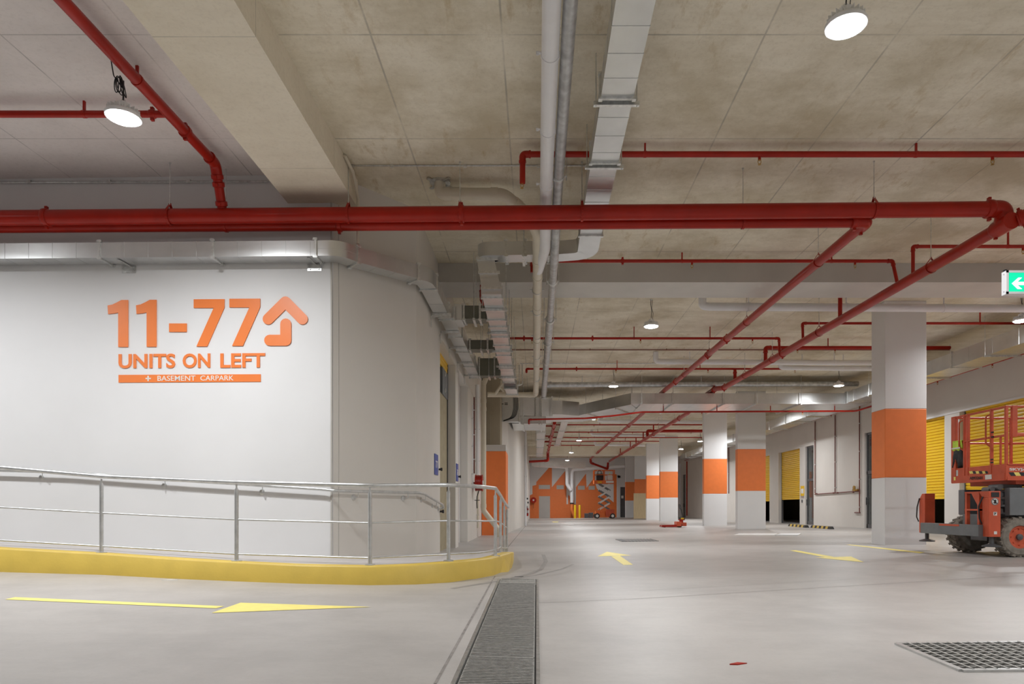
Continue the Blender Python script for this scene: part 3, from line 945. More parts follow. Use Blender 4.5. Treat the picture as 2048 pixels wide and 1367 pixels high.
# ------------------------------------------------------------------ thin sprinkler ranges
G = 'thin red sprinkler pipes crossing the hall'
def ranged(label, Y, z, pxl, pxr, r, ends=(), heads=(), clips=(), coup=(), group=G, mat=None, name='sprinkler_pipe', cat='pipe', pre=(), post=()):
    x0 = (pxl - CX) * Y / FPX; x1 = (pxr - CX) * Y / FPX
    path = [Vector(p) for p in pre] + [Vector((x0, Y, z)), Vector((x1, Y, z))] + [Vector(p) for p in post]
    i = len(pre)
    cs = ([i] if pre else []) + ([i + 1] if post else [])
    return pipe(name, label, cat, path, r, mat or R, corners=cs, heads=[(i, frac(path, i, h)) for h in heads],
                clips=[(i, frac(path, i, h)) for h in clips], coup=[(i, frac(path, i, h)) for h in coup], group=group, rad=r * 2.2)
def xat(px, Y): return (px - CX) * Y / FPX
# nearest range with its dropper
zz = 5.46; Y = 8.76
tn = ranged('nearest thin red pipe with a short dropper left of the white pipe', Y, zz, 1045, 2300, 0.037,
       pre=[(xat(1045, Y), Y, EYE + (CY - 366) * Y / FPX)], heads=(1519, 1985), clips=(1832, 1290), coup=())
hb = at(1044, 366, Y)
b = MB()
for k in (1, -1):
    b.tube(bend([hb, hb + Vector((k * .02, 0, -.015)), hb + Vector((k * .02, 0, -.04)), hb - Vector((0, 0, .06))], .012, 3), .0045, 6)
b.lathe([(0.02, -0.066), (0.02, -0.062)], hb, seg=12)
build('sprinkler_head', b, M['brass'], tn)['label'] = 'brass sprinkler head'
ranged('thin red pipe along the front of the pale beam, ending in a dropper at right', 12.5, 5.445, 1064, 1785, 0.031,
       pre=[(xat(1064, 12.5), 12.5, 5.24)], post=[(xat(1786, 12.5), 12.3, 4.86)], heads=(1384, 1710), clips=(1364, 1663), coup=(1245,))
ranged('thin red pipe at upper right beyond the receding main, rising from it', 11.4, 5.29, 1826, 2350, 0.029,
       pre=[(xat(1826, 11.4), 11.4, 4.84)], heads=(2046,), clips=(2016,))
ranged('thin red pipe beyond the pale beam under the first far lamp', 17.6, 5.30, 1000, 1558, 0.031,
       post=[(xat(1559, 17.6), 17.6, 4.93)], heads=(1281, 1505, 1064), clips=(1268, 1420), coup=(1185, 1048))
pipe('sprinkler_pipe', 'short red riser from the right receding main to behind the pale beam', 'pipe',
     [(6.28, 14.12, 4.87), (6.28, 14.12, 5.46), (8.6, 14.12, 5.46)], 0.042, R, corners=(1,), group=G)
ranged('thin red pipe passing behind the nearest column, with a dropper to the main', 16.17, 5.30, 1605, 2140, 0.031,
       pre=[(xat(1606, 16.17), 16.17, 4.92)], clips=(1960,), heads=())
ranged('thicker red pipe with a bulky elbow left of the nearest column', 18.8, 5.34, 1531, 1900, 0.05,
       pre=[(xat(1531, 18.8), 18.8, 4.98)], clips=(1656,), heads=(1670, 1595))
ranged('thin red pipe just in front of the grey crossing pipe, tee to the right main', 21.6, 5.33, 1053, 1860, 0.031,
       pre=[(xat(1053, 21.6), 21.6, 5.2)], heads=(1232, 1416, 1590), clips=(1234, 1400), coup=(1153,))
pipe('sprinkler_pipe', 'stub joining the right main to the thin pipe before the grey pipe', 'pipe',
     [(6.28, 21.6, 4.99), (6.28, 21.6, 5.30)], 0.05, R, coup=[(0, 0.7)], group=G)
GC = 'thin conduits strung across the slab'
ranged('thin brown conduit crossing the slab behind the first far lamp', 20.0, 5.56, 985, 1900, 0.016, group=GC, name='conduit', cat='conduit',
       mat=paint('brown_conduit', (0.2, 0.06, 0.035), rough=0.4), clips=(1180, 1333, 1480))
ranged('thin grey conduit crossing the slab above the second far lamp', 21.9, 5.56, 1040, 1900, 0.014, group=GC, name='conduit', cat='conduit', mat=M['galvd'], clips=(1127, 1188, 1305))

# far ranges beyond the wide duct
GF = 'far thin red sprinkler pipes beyond the wide duct'
for i, (py, l, r_, hd, lab) in enumerate(((849, 1112, 1404, (1188, 1307), 'first thin red pipe beyond the wide duct'),
        (863.5, 1106, 1404, (1177, 1265, 1382), 'second thin red pipe beyond the wide duct'),
        (874.5, 1096, 1404, (1176, 1251), 'third thin red pipe beyond the wide duct'),
        (882, 1090, 1319, (1163, 1240), 'fourth thin red pipe beyond the wide duct'),
        (890, 1093, 1190, (1158,), 'fifth thin red pipe beyond the wide duct'),
        (897, 1100, 1290, (1153, 1224), 'sixth thin red pipe beyond the wide duct'))):
    z = 5.42; Y = (z - EYE) * FPX / (CY - py)
    ranged(lab + ', hung across the hall', Y, z, l, r_, 0.033, group=GF, heads=hd, clips=(l + (r_ - l) * 0.3, l + (r_ - l) * 0.7))
for i, (px, Y) in enumerate(((1311, 36.6), (1290, 40.1), (1273, 43.0), (1261, 45.6), (1241, 51.0))):
    pipe('sprinkler_dropper', 'short red dropper onto the far right main, %s of the five' % ('nearest', 'second nearest', 'middle', 'second farthest', 'farthest')[i], 'pipe',
         [(6.27, Y, 4.98), (6.27, Y, 5.40)], 0.036, R, group='red droppers on the right receding main')
for i, (Y, lab) in enumerate(((38.6, 'nearer'), (52.5, 'farther'))):
    pipe('sprinkler_pipe', lab + ' bulky red crossover pipe rising from the far right main', 'pipe',
         [(6.27, Y, 4.98), (6.27, Y, 5.30), (9.5, Y, 5.30)], 0.075, R, corners=(1,), group='bulky red crossovers')
p3 = [Vector((0.86, 32.6, 5.0)), Vector((0.83, 50.0, 5.0)), Vector((0.83, 50.1, 4.42)), Vector((-0.55, 50.2, 4.35))]
pipe('fire_main', 'far red main on the left beyond the wide duct, turning down to the wall', 'pipe', p3, 0.085, R, corners=(1, 2),
     coup=[(0, f) for f in (0.1, 0.3, 0.5, 0.68, 0.84)] + [(1, 0.5)], rad=0.2)
for i, Y in enumerate((35.5, 40.5, 44.0)):
    pipe('sprinkler_pipe', 'short hooked red branch left of the far left main, %s' % ('nearest', 'middle', 'farthest')[i], 'pipe',
         [(0.84, Y, 5.08), (0.84, Y, 5.2), (0.3, Y, 5.2), (0.3, Y, 5.0)], 0.035, R, corners=(1, 2), group='hooked red branches')
# range under the wide duct and along the right wall
pa = [at(1058, 848, 26.6), at(1058, 838, 26.6), at(1172, 836, 26.6), at(1226, 831, 26.3), at(1284, 823, 25.0), at(1716, 821, 25.0), Vector((12.0, 23.9, 4.47)), Vector((12.2, 18.0, 4.6))]
pa = [at(1058, 848, 25.35), at(1058, 838.5, 25.35), at(1172, 836, 25.35), at(1226, 831, 25.1), at(1284, 823.5, 24.6), at(1712, 821.5, 24.6), Vector((11.75, 23.7, 4.50)), Vector((11.75, 21.0, 4.5))]
tq = pipe('sprinkler_pipe', 'thin red pipe slung under the wide duct across the hall', 'pipe', pa, 0.033, R, corners=(1,),
     heads=[(2, 0.4), (4, 0.28), (4, 0.75)], clips=(), group=G, rad=0.2)
for f in (0.1, 0.35, 0.6, 0.9):
    p = pa[4].lerp(pa[5], f)
    build('hanger', MB().bar(p + Vector((0, 0, 0.02)), (p.x, p.y, 4.614), 0.03, 0.012), R, tq, smooth=0)
pb = [Vector((12.6, 15.0, 4.93)), Vector((12.6, 58.0, 4.98))]
pipe('sprinkler_pipe', 'thin red pipe along the right wall above the yellow shutters', 'pipe', pb, 0.036, R,
     heads=[(0, f) for f in (0.09, 0.15, 0.21, 0.27, 0.33)], clips=[(0, f) for f in (0.08, 0.14, 0.2, 0.26, 0.32, 0.4)], rodtop=5.0, group=G)

# branch at far upper left
pipe('sprinkler_pipe', 'thin red pipe at upper left passing behind the round lamp', 'pipe',
     [(-9.0, 7.85, 5.45), (-4.25, 7.85, 5.45)], 0.038, R, clips=[(0, 0.80)], heads=(), coup=[(0, 0.965)])

# ------------------------------------------------------------------ white, cream and grey pipes
W_ = M['pvc']
GW = 'white plastic drain pipes'
wp = [Vector((0.125, -2.0, 5.2)), Vector((0.13, 9.5, 5.2)), Vector((0.13, 10.5, 4.91)), Vector((0.03, 11.35, 4.88))]
t = pipe('drain_pipe', 'straight white plastic pipe under the slab, left of the grey pipe', 'pipe', wp, 0.083, W_, rad=0.4, seg=22)
for Y in (6.45, 7.75, 9.05):
    p = Vector((0.13, Y, 5.2))
    mb = MB().tube([p - Vector((0, .02, 0)), p + Vector((0, .02, 0))], [0.09, 0.09], 22)
    for s in (-1,):
        mb.bar(p + Vector((s * 0.09, 0, 0.02)), p + Vector((s * 0.125, 0, 0.02)), 0.03, 0.012)
        mb.bar(p + Vector((s * 0.12, 0, 0.0)), p + Vector((s * 0.12, 0, 0.035)), 0.03, 0.008, up=(0, 1, 0))
    mb.bar(p + Vector((0, 0, 0.085)), (p.x, p.y, CEIL - 0.003), 0.02, 0.01, up=(0, 1, 0))
    build('pipe_clamp', mb, W_, t)
C_ = M['cream']
cp = [at(880, 372, 9.8) + Vector((0, 0, 0.12)), at(880, 387, 9.8), at(1008, 388, 9.75), at(1058, 430, 10.0), at(1076, 470, 10.25), Vector((0.02, 11.1, 4.89)), Vector((0.0, 18.3, 4.66)), Vector((-0.02, 21.9, 4.56)), at(975, 788.6, 21.9)]
cp = [Vector(p) for p in cp]
cp[0].z = CEIL - 0.004
t = pipe('drain_pipe', 'cream plastic drain pipe from the slab, bending and running down the hall', 'pipe', cp, 0.082, C_, rad=0.22, seg=20)
for i, f in ((1, 0.12), (1, 0.28), (1, 0.85), (2, 0.5), (4, 0.9), (5, 0.08), (5, 0.3), (5, 0.62), (5, 0.93), (6, 0.4), (6, 0.85), (7, 0.12), (7, 0.6)):
    p = cp[i].lerp(cp[i + 1], f); d = (cp[i + 1] - cp[i]).normalized()
    build('socket', MB().tube([p - d * 0.05, p + d * 0.05], [0.089, 0.089], 20), C_, t)
for Y in (12.3, 13.5, 15.2, 17.0, 19.5):
    k = (Y - 10.25) / (21.9 - 10.25)
    z = cp[5].lerp(cp[6], (Y - 11.1) / 7.2).z if Y > 11.1 else cp[4].lerp(cp[5], (Y - 10.25) / 0.85).z
    x = 0.01
    mb = MB().tube([(x, Y - 0.015, z), (x, Y + 0.015, z)], [0.092, 0.092], 18)
    for s in (-1, 1):
        mb.bar((x + s * 0.088, Y, z), (x + s * 0.13, Y, z), 0.03, 0.012)
    mb.bar((x, Y, z + 0.08), (x, Y, CEIL - 0.003), 0.014, 0.014)
    build('pipe_clamp', mb, M['galvd'], t)
fl = MB().lathe([(0.15, -0.012), (0.15, 0)], (cp[0].x, cp[0].y, CEIL), seg=20)
for k in range(4):
    a = math.pi / 4 + k * math.pi / 2
    fl.bar((cp[0].x + 0.1 * math.cos(a), cp[0].y + 0.1 * math.sin(a), CEIL - 0.02), (cp[0].x + 0.22 * math.cos(a), cp[0].y + 0.22 * math.sin(a), CEIL - 0.02), 0.04, 0.02)
build('ceiling_collar', fl, M['galvd'], t)
dn = [Vector((-1.70, 21.9, 5.0)), Vector((-1.70, 21.9, 0.85)), Vector((-1.22, 21.95, 0.24)), Vector((-1.22, 21.95, -0.03))]
t = pipe('downpipe', 'cream plastic downpipe standing on the floor before the orange pier', 'pipe', dn, 0.085, C_, rad=0.2, seg=20)
for z in (4.36, 4.1, 1.0):
    build('socket', MB().tube([(-1.70, 21.9, z - 0.06), (-1.70, 21.9, z + 0.06)], [0.094, 0.094], 20), C_, t)
build('branch', MB().tube(bend([Vector((-1.70, 21.9, 4.9)), Vector((-1.62, 21.9, 5.1)), Vector((-1.3, 21.9, 5.35)), Vector((-1.2, 21.9, 5.5))], 0.15, 5), 0.085, 18), C_, t)
gp = [Vector((0.29, -2.0, 5.25)), Vector((0.29, 9.45, 5.25)), Vector((0.285, 10.6, 4.9)), Vector((0.285, 14.5, 4.9))]
t = pipe('drain_pipe', 'mottled grey steel pipe under the slab, beside the straight white pipe', 'pipe', gp, 0.066, M['gpipe'], seg=20)
g2 = [Vector((0.285, 14.4, 4.9)), Vector((0.25, 24.0, 4.9))]
build('pipe', MB().tube(bend(g2, 0.2, 6), 0.085, 18), M['gpipe'], t, smooth=50)
for Y, r in ((8.92, 0.066), (12.0, 0.066), (14.4, 0.085), (16.4, 0.085), (18.5, 0.085)):
    gz = 5.25 if Y < 9.4 else 4.9
    mb = fitting(MB(), (0.285 if Y < 16 else 0.27, Y, gz), (0, 1, 0), r, 0.06, lugs=False)
    for s in ((1,) if Y < 10 else (-1, 1)):
        mb.bar((0.285 + s * (r + 0.01), Y, gz + 0.01), (0.285 + s * (r + 0.05), Y, gz + 0.01), 0.04, 0.02)
        mb.cyl((0.285 + s * (r + 0.04), Y, gz - 0.05), (0.285 + s * (r + 0.04), Y, CEIL - 0.003), 0.006, 8)
    build('pipe_clamp', mb, M['galvd'], t)
pipe('drain_pipe', 'grey steel pipe crossing the hall just above the wide duct', 'pipe',
     [at(1088, 797, 24.1), at(1089, 769, 24.15), at(1716, 767, 24.15)], 0.086, M['gpipe'], corners=(1,), clips=[(1, 0.12), (1, 0.5)], rodtop=CEIL)
def white_x(label, Y, z, pxl, pxr, r=0.085, back=0.5):
    x0 = xat(pxl, Y)
    t = pipe('drain_pipe', label, 'pipe', [Vector((x0 - 0.10, Y - 0.02, CEIL - 0.015)), Vector((x0 - 0.10, Y, z + 0.02)), Vector((x0 + 0.05, Y, z)), Vector((xat(pxr, Y), Y, z - 0.05))],
             r, W_, rad=0.14, group=GW, clips=[(2, f) for f in (0.1, 0.35, 0.6, 0.85)], hangmat=W_)
white_x('white plastic pipe crossing in front of the nearest column near its top', 14.6, 5.23, 1414, 2200)
white_x('white plastic pipe crossing behind the two receding mains, left of the nearest column', 20.4, 5.30, 1318, 1900, 0.08)
white_x('second white plastic pipe just below and behind the first, left of nearest column', 20.75, 5.19, 1568, 1900, 0.075)
white_x('far white plastic pipe, first beyond the wide duct', 34.4, 5.32, 1200, 1404)
white_x('far white plastic pipe, second beyond the wide duct', 40.8, 5.32, 1187, 1330)
white_x('far white plastic pipe, third beyond the wide duct', 47.2, 5.32, 1193, 1290)

# conduits on slab and beam
t = thing('conduit', 'thin grey conduit clipped across the slab right of the raw beam', 'conduit', (-1, 9.3, 5.58))
cpth = [Vector((-2.53, 9.3, 5.585)), Vector((0.9, 9.3, 5.585))]
build('pipe', MB().tube(cpth, 0.011, 8), M['galvd'], t)
for px in (705, 783, 930, 1077):
    x = xat(px, 9.3)
    build('clip', MB().box(x - 0.02, x + 0.02, 9.285, 9.315, 5.565, 5.599), M['galvd'], t, smooth=0)
t = thing('conduit', 'thin grey conduit clipped to the top of the sign wall at left', 'conduit', (-5, 9.6, 5.5))
a = SW(-300, 366, 0.02); b = SW(536, 363, 0.02)
build('pipe', MB().tube([a, b], 0.014, 8), M['galvd'], t)
for px in (63, 222, 380):
    p = a.lerp(b, (px + 300) / 836)
    build('clip', MB().box(p.x - 0.025, p.x + 0.025, p.y - 0.02, p.y + 0.010, p.z - 0.018, p.z + 0.03), M['galvd'], t, smooth=0)
t = thing('conduit', 'cream conduit dropping down the side of the raw beam end', 'conduit', (-2.5, 9.45, 5.3))
build('pipe', MB().tube(bend([Vector((-2.53, 9.0, 5.57)), Vector((-2.50, 9.3, 5.5)), Vector((-2.50, 9.56, 5.25)), Vector((-2.50, 9.56, 4.62))], 0.08, 5), 0.022, 10), C_, t)
# ================================================================== sheet metal ducts
def rect_frame(p, d, up=(0, 0, 1)):
    d = Vector(d).normalized(); up = Vector(up)
    s = d.cross(up).normalized(); u = s.cross(d).normalized()
    return d, s, u
def sweep_rect(mb, path, w, h, up=(0, 0, 1), mi=0):
    """Rectangular tube along a polyline, mitred."""
    path = [Vector(p) for p in path]; n = len(path); vs = []
    for i in range(n):
        d1 = (path[i] - path[i - 1]).normalized() if i else (path[1] - path[0]).normalized()
        d2 = (path[i + 1] - path[i]).normalized() if i < n - 1 else d1
        d = (d1 + d2).normalized()
        k = 1.0 / max(0.4, d.dot(d1))
        d, s, u = rect_frame(path[i], d, up)
        for a, b in ((-1, -1), (1, -1), (1, 1), (-1, 1)):
            vs.append(path[i] + s * a * w / 2 * k + u * b * h / 2)
    fs = [(3, 2, 1, 0), tuple((n - 1) * 4 + k for k in range(4))]
    for i in range(n - 1):
        for k in range(4):
            l = (k + 1) % 4
            fs.append((i * 4 + k, i * 4 + l, (i + 1) * 4 + l, (i + 1) * 4 + k))
    return mb.add(vs, fs, mi)
def flange(p, d, w, h, t=0.035, e=0.022, up=(0, 0, 1)):
    mb = MB(); p = Vector(p); d, s, u = rect_frame(p, d, up)
    W, H = w / 2 + e / 2, h / 2 + e / 2
    for k in (-1, 1):
        mb.bar(p + u * k * H - s * (W + e / 2), p + u * k * H + s * (W + e / 2), t, e, up=u)
        mb.bar(p + s * k * W - u * (H + e / 2), p + s * k * W + u * (H + e / 2), t, e, up=s)
    for a in (-1, 1):
        for b in (-1, 1):
            c = p + s * a * (W + 0.004) + u * b * (H + 0.004)
            mb.bar(c - s * 0.03 * a, c + s * 0.012 * a, t * 1.5, e * 1.4, up=u)
            mb.cyl(c - d * 0.035, c + d * 0.035, 0.008, 6)
    return mb
def trapeze(p, d, w, h, top=CEIL, up=(0, 0, 1)):
    """Strut under the duct with two rods to the slab."""
    mb = MB(); p = Vector(p); d, s, u = rect_frame(p, d, up)
    b = p - u * (h / 2 + 0.025)
    mb.bar(b - s * (w / 2 + 0.07), b + s * (w / 2 + 0.07), 0.042, 0.042)
    for k in (-1, 1):
        c = b + s * k * (w / 2 + 0.045)
        mb.cyl(c - Vector((0, 0, 0.03)), (c.x, c.y, top - 0.003), 0.0065, 8)
    return mb
GM = M['galv']
def duct(root, p0, p1, w, h, flanges=(), ribs=0.0, mat=None, hangers=(), top=CEIL):
    """One straight run: sections between the flanges, crease ribs every `ribs` metres."""
    p0 = Vector(p0); p1 = Vector(p1); d = (p1 - p0); L = d.length; dn = d.normalized()
    cuts = [0.0] + sorted(flanges) + [1.0]
    for a, b in zip(cuts[:-1], cuts[1:]):
        if b - a < 1e-4: continue
        mb = sweep_rect(MB(), [p0 + d * a, p0 + d * b], w, h)
        if ribs:
            k = 1
            while k * ribs < (b - a) * L - 0.05:
                q = p0 + d * a + dn * k * ribs
                sweep_rect(mb, [q - dn * 0.004, q + dn * 0.004], w + 0.008, h + 0.008); k += 1
        build('section', mb, mat or GM, root, smooth=0)
    for f in flanges:
        build('flange', flange(p0 + d * f, dn, w, h), M['galvd'], root, smooth=0)
    for f in hangers:
        build('hanger', trapeze(p0 + d * f, dn, w, h, top), M['galvd'], root, smooth=0)
    return root

# ------------------------------------------------------------------ duct along the sign wall and round the corner
D2 = thing('air_duct', 'shiny duct on brackets along the sign wall, round the corner and down the left wall', 'duct', (-2.78, 9.43, 4.35))
zc, hh, ww = 4.455, 0.21, 0.25
s0 = Vector((-9.0, 9.58, zc + 0.012)); s1 = Vector((-2.98, 9.402, zc))
fl = [(((px - CX) * 9.33 / FPX) - s0.x) / (s1.x - s0.x) for px in (197, 427)]
duct(D2, s0, s1, ww, hh, fl + [0.997], ribs=0.335)
cor = bend([s1, Vector((-2.73, 9.39, zc)), Vector((-2.58, 9.60, zc))], 0.22, 8)
mb = sweep_rect(MB(), cor, ww, hh); sweep_rect(mb, [p + Vector((0, 0, 0.0)) for p in cor], ww + 0.006, 0.012)
build('bend', mb, GM, D2, smooth=40)
f0 = Vector((-2.58, 9.60, zc)); f1 = Vector((-1.84, 10.30, zc))
duct(D2, f0, f1, ww, hh, [0.012, 0.985], ribs=0.30)
cor = bend([f1, Vector((-1.71, 10.42, zc)), Vector((-1.69, 10.66, zc))], 0.2, 5)
build('bend', sweep_rect(MB(), cor, ww, hh + 0.01), GM, D2, smooth=40)
g0 = Vector((-1.69, 10.66, zc)); g1 = Vector((-1.69, 12.2, zc))
duct(D2, g0, g1, ww, hh, [0.015, 0.97], ribs=0.8)
h0 = Vector((-1.62, 12.28, zc)); h1 = Vector((-1.62, 18.0, zc))
build('bend', sweep_rect(MB(), [g1, Vector((-1.65, 12.24, zc)), h0], ww + 0.02, hh + 0.02), GM, D2, smooth=0)
duct(D2, h0, h1, ww, hh, [0.02, 0.24, 0.47, 0.74, 0.985], ribs=0)
def wall_bracket(p, nrm):
    """Angle plate below the duct fixed to the wall with four bolts."""
    p = Vector(p); nrm = Vector(nrm).normalized(); s = nrm.cross(Vector((0, 0, 1)))
    mb = MB()
    mb.bar(p - s * 0.1, p + s * 0.1, 0.006, 0.10, up=(0, 0, 1))
    mb.bar(p + Vector((0, 0, 0.05)), p + nrm * 0.24 + Vector((0, 0, 0.05)), 0.04, 0.006)
    for a in (-0.06, 0.06):
        for b in (-0.025, 0.025):
            c = p + s * a + Vector((0, 0, b))
            mb.cyl(c, c + nrm * 0.014, 0.009, 8)
    return mb
for px in (258, 629):
    q = SW(px, 530, 0.008)
    build('bracket', wall_bracket((q.x, q.y, zc - hh / 2 - 0.055), (-WN.x, -WN.y, 0)), M['galvd'], D2, smooth=0)
for Y in (12.0, 13.2, 14.5, 16.0, 17.5):
    mb = MB(); mb.bar((-1.856, Y, zc - 0.13), (-1.50, Y, zc - 0.13), 0.04, 0.04); mb.bar((-1.852, Y, zc - 0.35), (-1.852, Y, zc - 0.11), 0.04, 0.012, up=(1, 0, 0))
    build('bracket', mb, M['galvd'], D2, smooth=0)
dmp = MB(); dmp.box(-1.50, -1.36, 12.45, 12.95, zc - 0.10, zc + 0.19)
build('branch_collar', dmp, GM, D2, smooth=0)

# ------------------------------------------------------------------ overhead duct running down the hall, dropping to a lower level
D1 = thing('air_duct', 'flat bottomed duct under the slab right of the grey pipe, dropping down further back', 'duct', (0.82, 8.2, 5.1))
zc1 = 5.21
duct(D1, (0.80, -2.0, zc1), (0.83, 10.55, zc1), 0.33, 0.22, [(Y + 2.0) / 12.55 for Y in (6.95, 8.25, 10.45)], ribs=0.36, hangers=[(Y + 2.0) / 12.55 for Y in (7.02, 8.32)])
cor = bend([Vector((0.83, 10.55, zc1)), Vector((0.83, 11.15, zc1 - 0.06)), Vector((0.3, 11.17, zc1 - 0.09))], 0.35, 8)
build('bend', sweep_rect(MB(), cor, 0.33, 0.22), GM, D1, smooth=40)
duct(D1, (0.3, 11.17, 5.12), (-0.55, 11.17, 5.11), 0.33, 0.22, [0.12, 0.57, 0.93], ribs=0.3, hangers=[0.6])
build('bend', sweep_rect(MB(), bend([Vector((-0.55, 11.17, 5.11)), Vector((-0.80, 11.17, 5.11)), Vector((-0.80, 11.30, 5.11))], 0.2, 8), 0.33, 0.22), GM, D1, smooth=40)
# offset drop, seen face on
mb = MB()
mb.prism([(-0.985, 11.12, 5.03), (-0.70, 11.12, 5.03), (-0.575, 11.12, 4.48), (-0.885, 11.12, 4.48)], (0, 0.36, 0))
build('drop', mb, GM, D1, smooth=0)
for z, xa in ((4.98, -0.965), (4.76, -0.93), (4.50, -0.89)):
    mb = MB().bar((xa - 0.02, 11.11, z), (xa + 0.33, 11.11, z), 0.03, 0.04)
    build('flange', mb, M['galvd'], D1, smooth=0)
duct(D1, (-0.735, 11.13, 4.51), (-0.76, 19.0, 4.50), 0.32, 0.2, [0.02, 0.19, 0.25, 0.35, 0.44, 0.56, 0.74, 0.9, 0.985], ribs=0.45, hangers=[0.1, 0.3, 0.5, 0.7, 0.88])
mb = MB()
for k in range(6):
    sweep_rect(mb, [(-0.76, 19.0 + 0.09 * k, 4.5), (-0.76, 19.05 + 0.09 * k, 4.49)], 0.30, 0.18)
    sweep_rect(mb, [(-0.76, 19.05 + 0.09 * k, 4.49), (-0.76, 19.09 + 0.09 * k, 4.49)], 0.26, 0.15)
build('flexible_joint', mb, M['darkgrey'], D1, smooth=0)
duct(D1, (-0.75, 19.55, 4.46), (-0.73, 20.6, 4.44), 0.33, 0.2, [0.05, 0.9])

# cross branches between the left wall duct and the overhead duct
GB = 'dark cross ducts by the left wall'
for Y, z, h, x1, lab in ((12.7, 4.52, 0.24, -0.93, 'short dark duct joining the left wall duct to the lower duct, nearest'),
                         (15.1, 4.50, 0.2, -0.93, 'short duct joining the left wall duct to the lower duct, middle'),
                         (17.55, 4.52, 0.44, -0.93, 'boxy short duct joining the left wall duct to the lower duct, farthest')):
    t = thing('air_duct', lab, 'duct', (-1.2, Y, z), GB)
    duct(t, (-1.36 if Y < 13 else -1.49, Y, z), (x1, Y, z), 0.34, h, [0.06, 0.75], hangers=[0.5], mat=M['duct_dark'])
pipe('sprinkler_pipe', 'red pipes seen between the left wall duct and the lower duct', 'pipe',
     [(-1.86, 14.3, 4.86), (-1.05, 14.3, 4.86), (-1.05, 13.2, 5.0), (-1.05, 13.2, 5.3)], 0.045, R, corners=(1, 2))

# ------------------------------------------------------------------ wide duct across the hall and the duct along the right wall
D3 = thing('air_duct', 'wide shiny duct crossing the whole hall below the red mains', 'duct', (6.0, 25.2, 4.6))
z0, z1 = 4.62, 5.0
out = [at(1262, 800, 24.2), at(1158, 812, 27.0)]
ax0 = out[0].x; bx0 = out[1].x
mb = MB().plan([(ax0, 24.2), (10.94, 24.2), (10.94, 26.3), (ax0 + 0.7, 26.3)], z0, z1)
for x in (4.2, 5.6, 7.0, 8.4, 9.8):
    mb.box(x - 0.006, x + 0.006, 24.194, 26.306, z0 - 0.006, z1 + 0.006)
build('section', mb, GM, D3, smooth=0)
mb = MB().plan([(bx0, 27.0), (ax0, 24.2), (ax0 + 0.7, 26.3), (bx0 + 0.3, 28.9)], z0 - 0.02, z1 + 0.01)
build('section', mb, GM, D3, smooth=0)
mb = MB().plan([(0.62, 26.6), (1.0, 26.6), (bx0, 27.0), (bx0 + 0.3, 28.9), (0.62, 28.9)], 4.58, 5.12)
build('section', mb, GM, D3, smooth=0)
mb = MB().plan([(-0.62, 26.4), (0.62, 26.6), (0.62, 28.9), (-0.62, 28.8)], 4.5, 5.22)
build('section', mb, GM, D3, smooth=0)
for x in (-0.02, 0.18, 0.60):
    mb = MB(); mb.bar((x, 26.42, 4.48), (x, 26.42, 5.26), 0.05, 0.04, up=(1, 0, 0)); build('flange', mb, M['galvd'], D3, smooth=0)
for x in (3.7, 4.8, 6.6, 7.75, 9.3):
    mb = MB(); mb.bar((x, 23.95, z0 - 0.03), (x, 26.5, z0 - 0.03), 0.05, 0.05)
    for yy in (23.98, 26.42):
        mb.cyl((x, yy, z0 - 0.05), (x, yy, CEIL - 0.003), 0.007, 8)
    mb.bar((x, 24.185, z0 - 0.02), (x, 24.185, z1 + 0.02), 0.03, 0.02, up=(1, 0, 0))
    build('hanger', mb, M['galvd'], D3, smooth=0)
for p, q in (((2.9, 25.0), (3.7, 26.6)), ((1.9, 26.3), (2.7, 27.9))):
    mb = MB(); mb.bar((p[0], p[1], z0 - 0.05), (q[0], q[1], z0 - 0.05), 0.05, 0.05)
    for r_ in (p, q):
        mb.cyl((r_[0], r_[1], z0 - 0.07), (r_[0], r_[1], CEIL - 0.003), 0.007, 8)
    build('hanger', mb, M['galvd'], D3, smooth=0)

D4 = thing('air_duct', 'shiny duct hung along the right wall above the yellow shutters', 'duct', (11.3, 22, 4.6))
duct(D4, (11.33, 6.0, 4.83), (11.33, 24.0, 4.83), 0.76, 0.38, [(Y - 6) / 18 for Y in (11.0, 14.6, 18.0, 20.6, 23.6)], ribs=0.9, hangers=[(Y - 6) / 18 for Y in (10.0, 13.3, 16.6, 19.4, 22.4)])
mb = MB().plan([(10.94, 24.0), (11.71, 24.0), (11.71, 26.4), (10.94, 26.4)], 4.62, 5.02)
for k in range(4):
    mb.box(10.92 - 0.0, 10.945, 24.02 + 0.05 * k, 24.045 + 0.05 * k, 4.62, 5.04)
build('junction', mb, GM, D4, smooth=0)
duct(D4, (11.33, 26.4, 4.83), (11.33, 52.0, 4.83), 0.76, 0.38, [(Y - 26.4) / 25.6 for Y in (30, 34, 38, 42, 46, 50)], ribs=0, hangers=[(Y - 26.4) / 25.6 for Y in (27.6, 29.2, 32, 36, 40, 44, 48)])

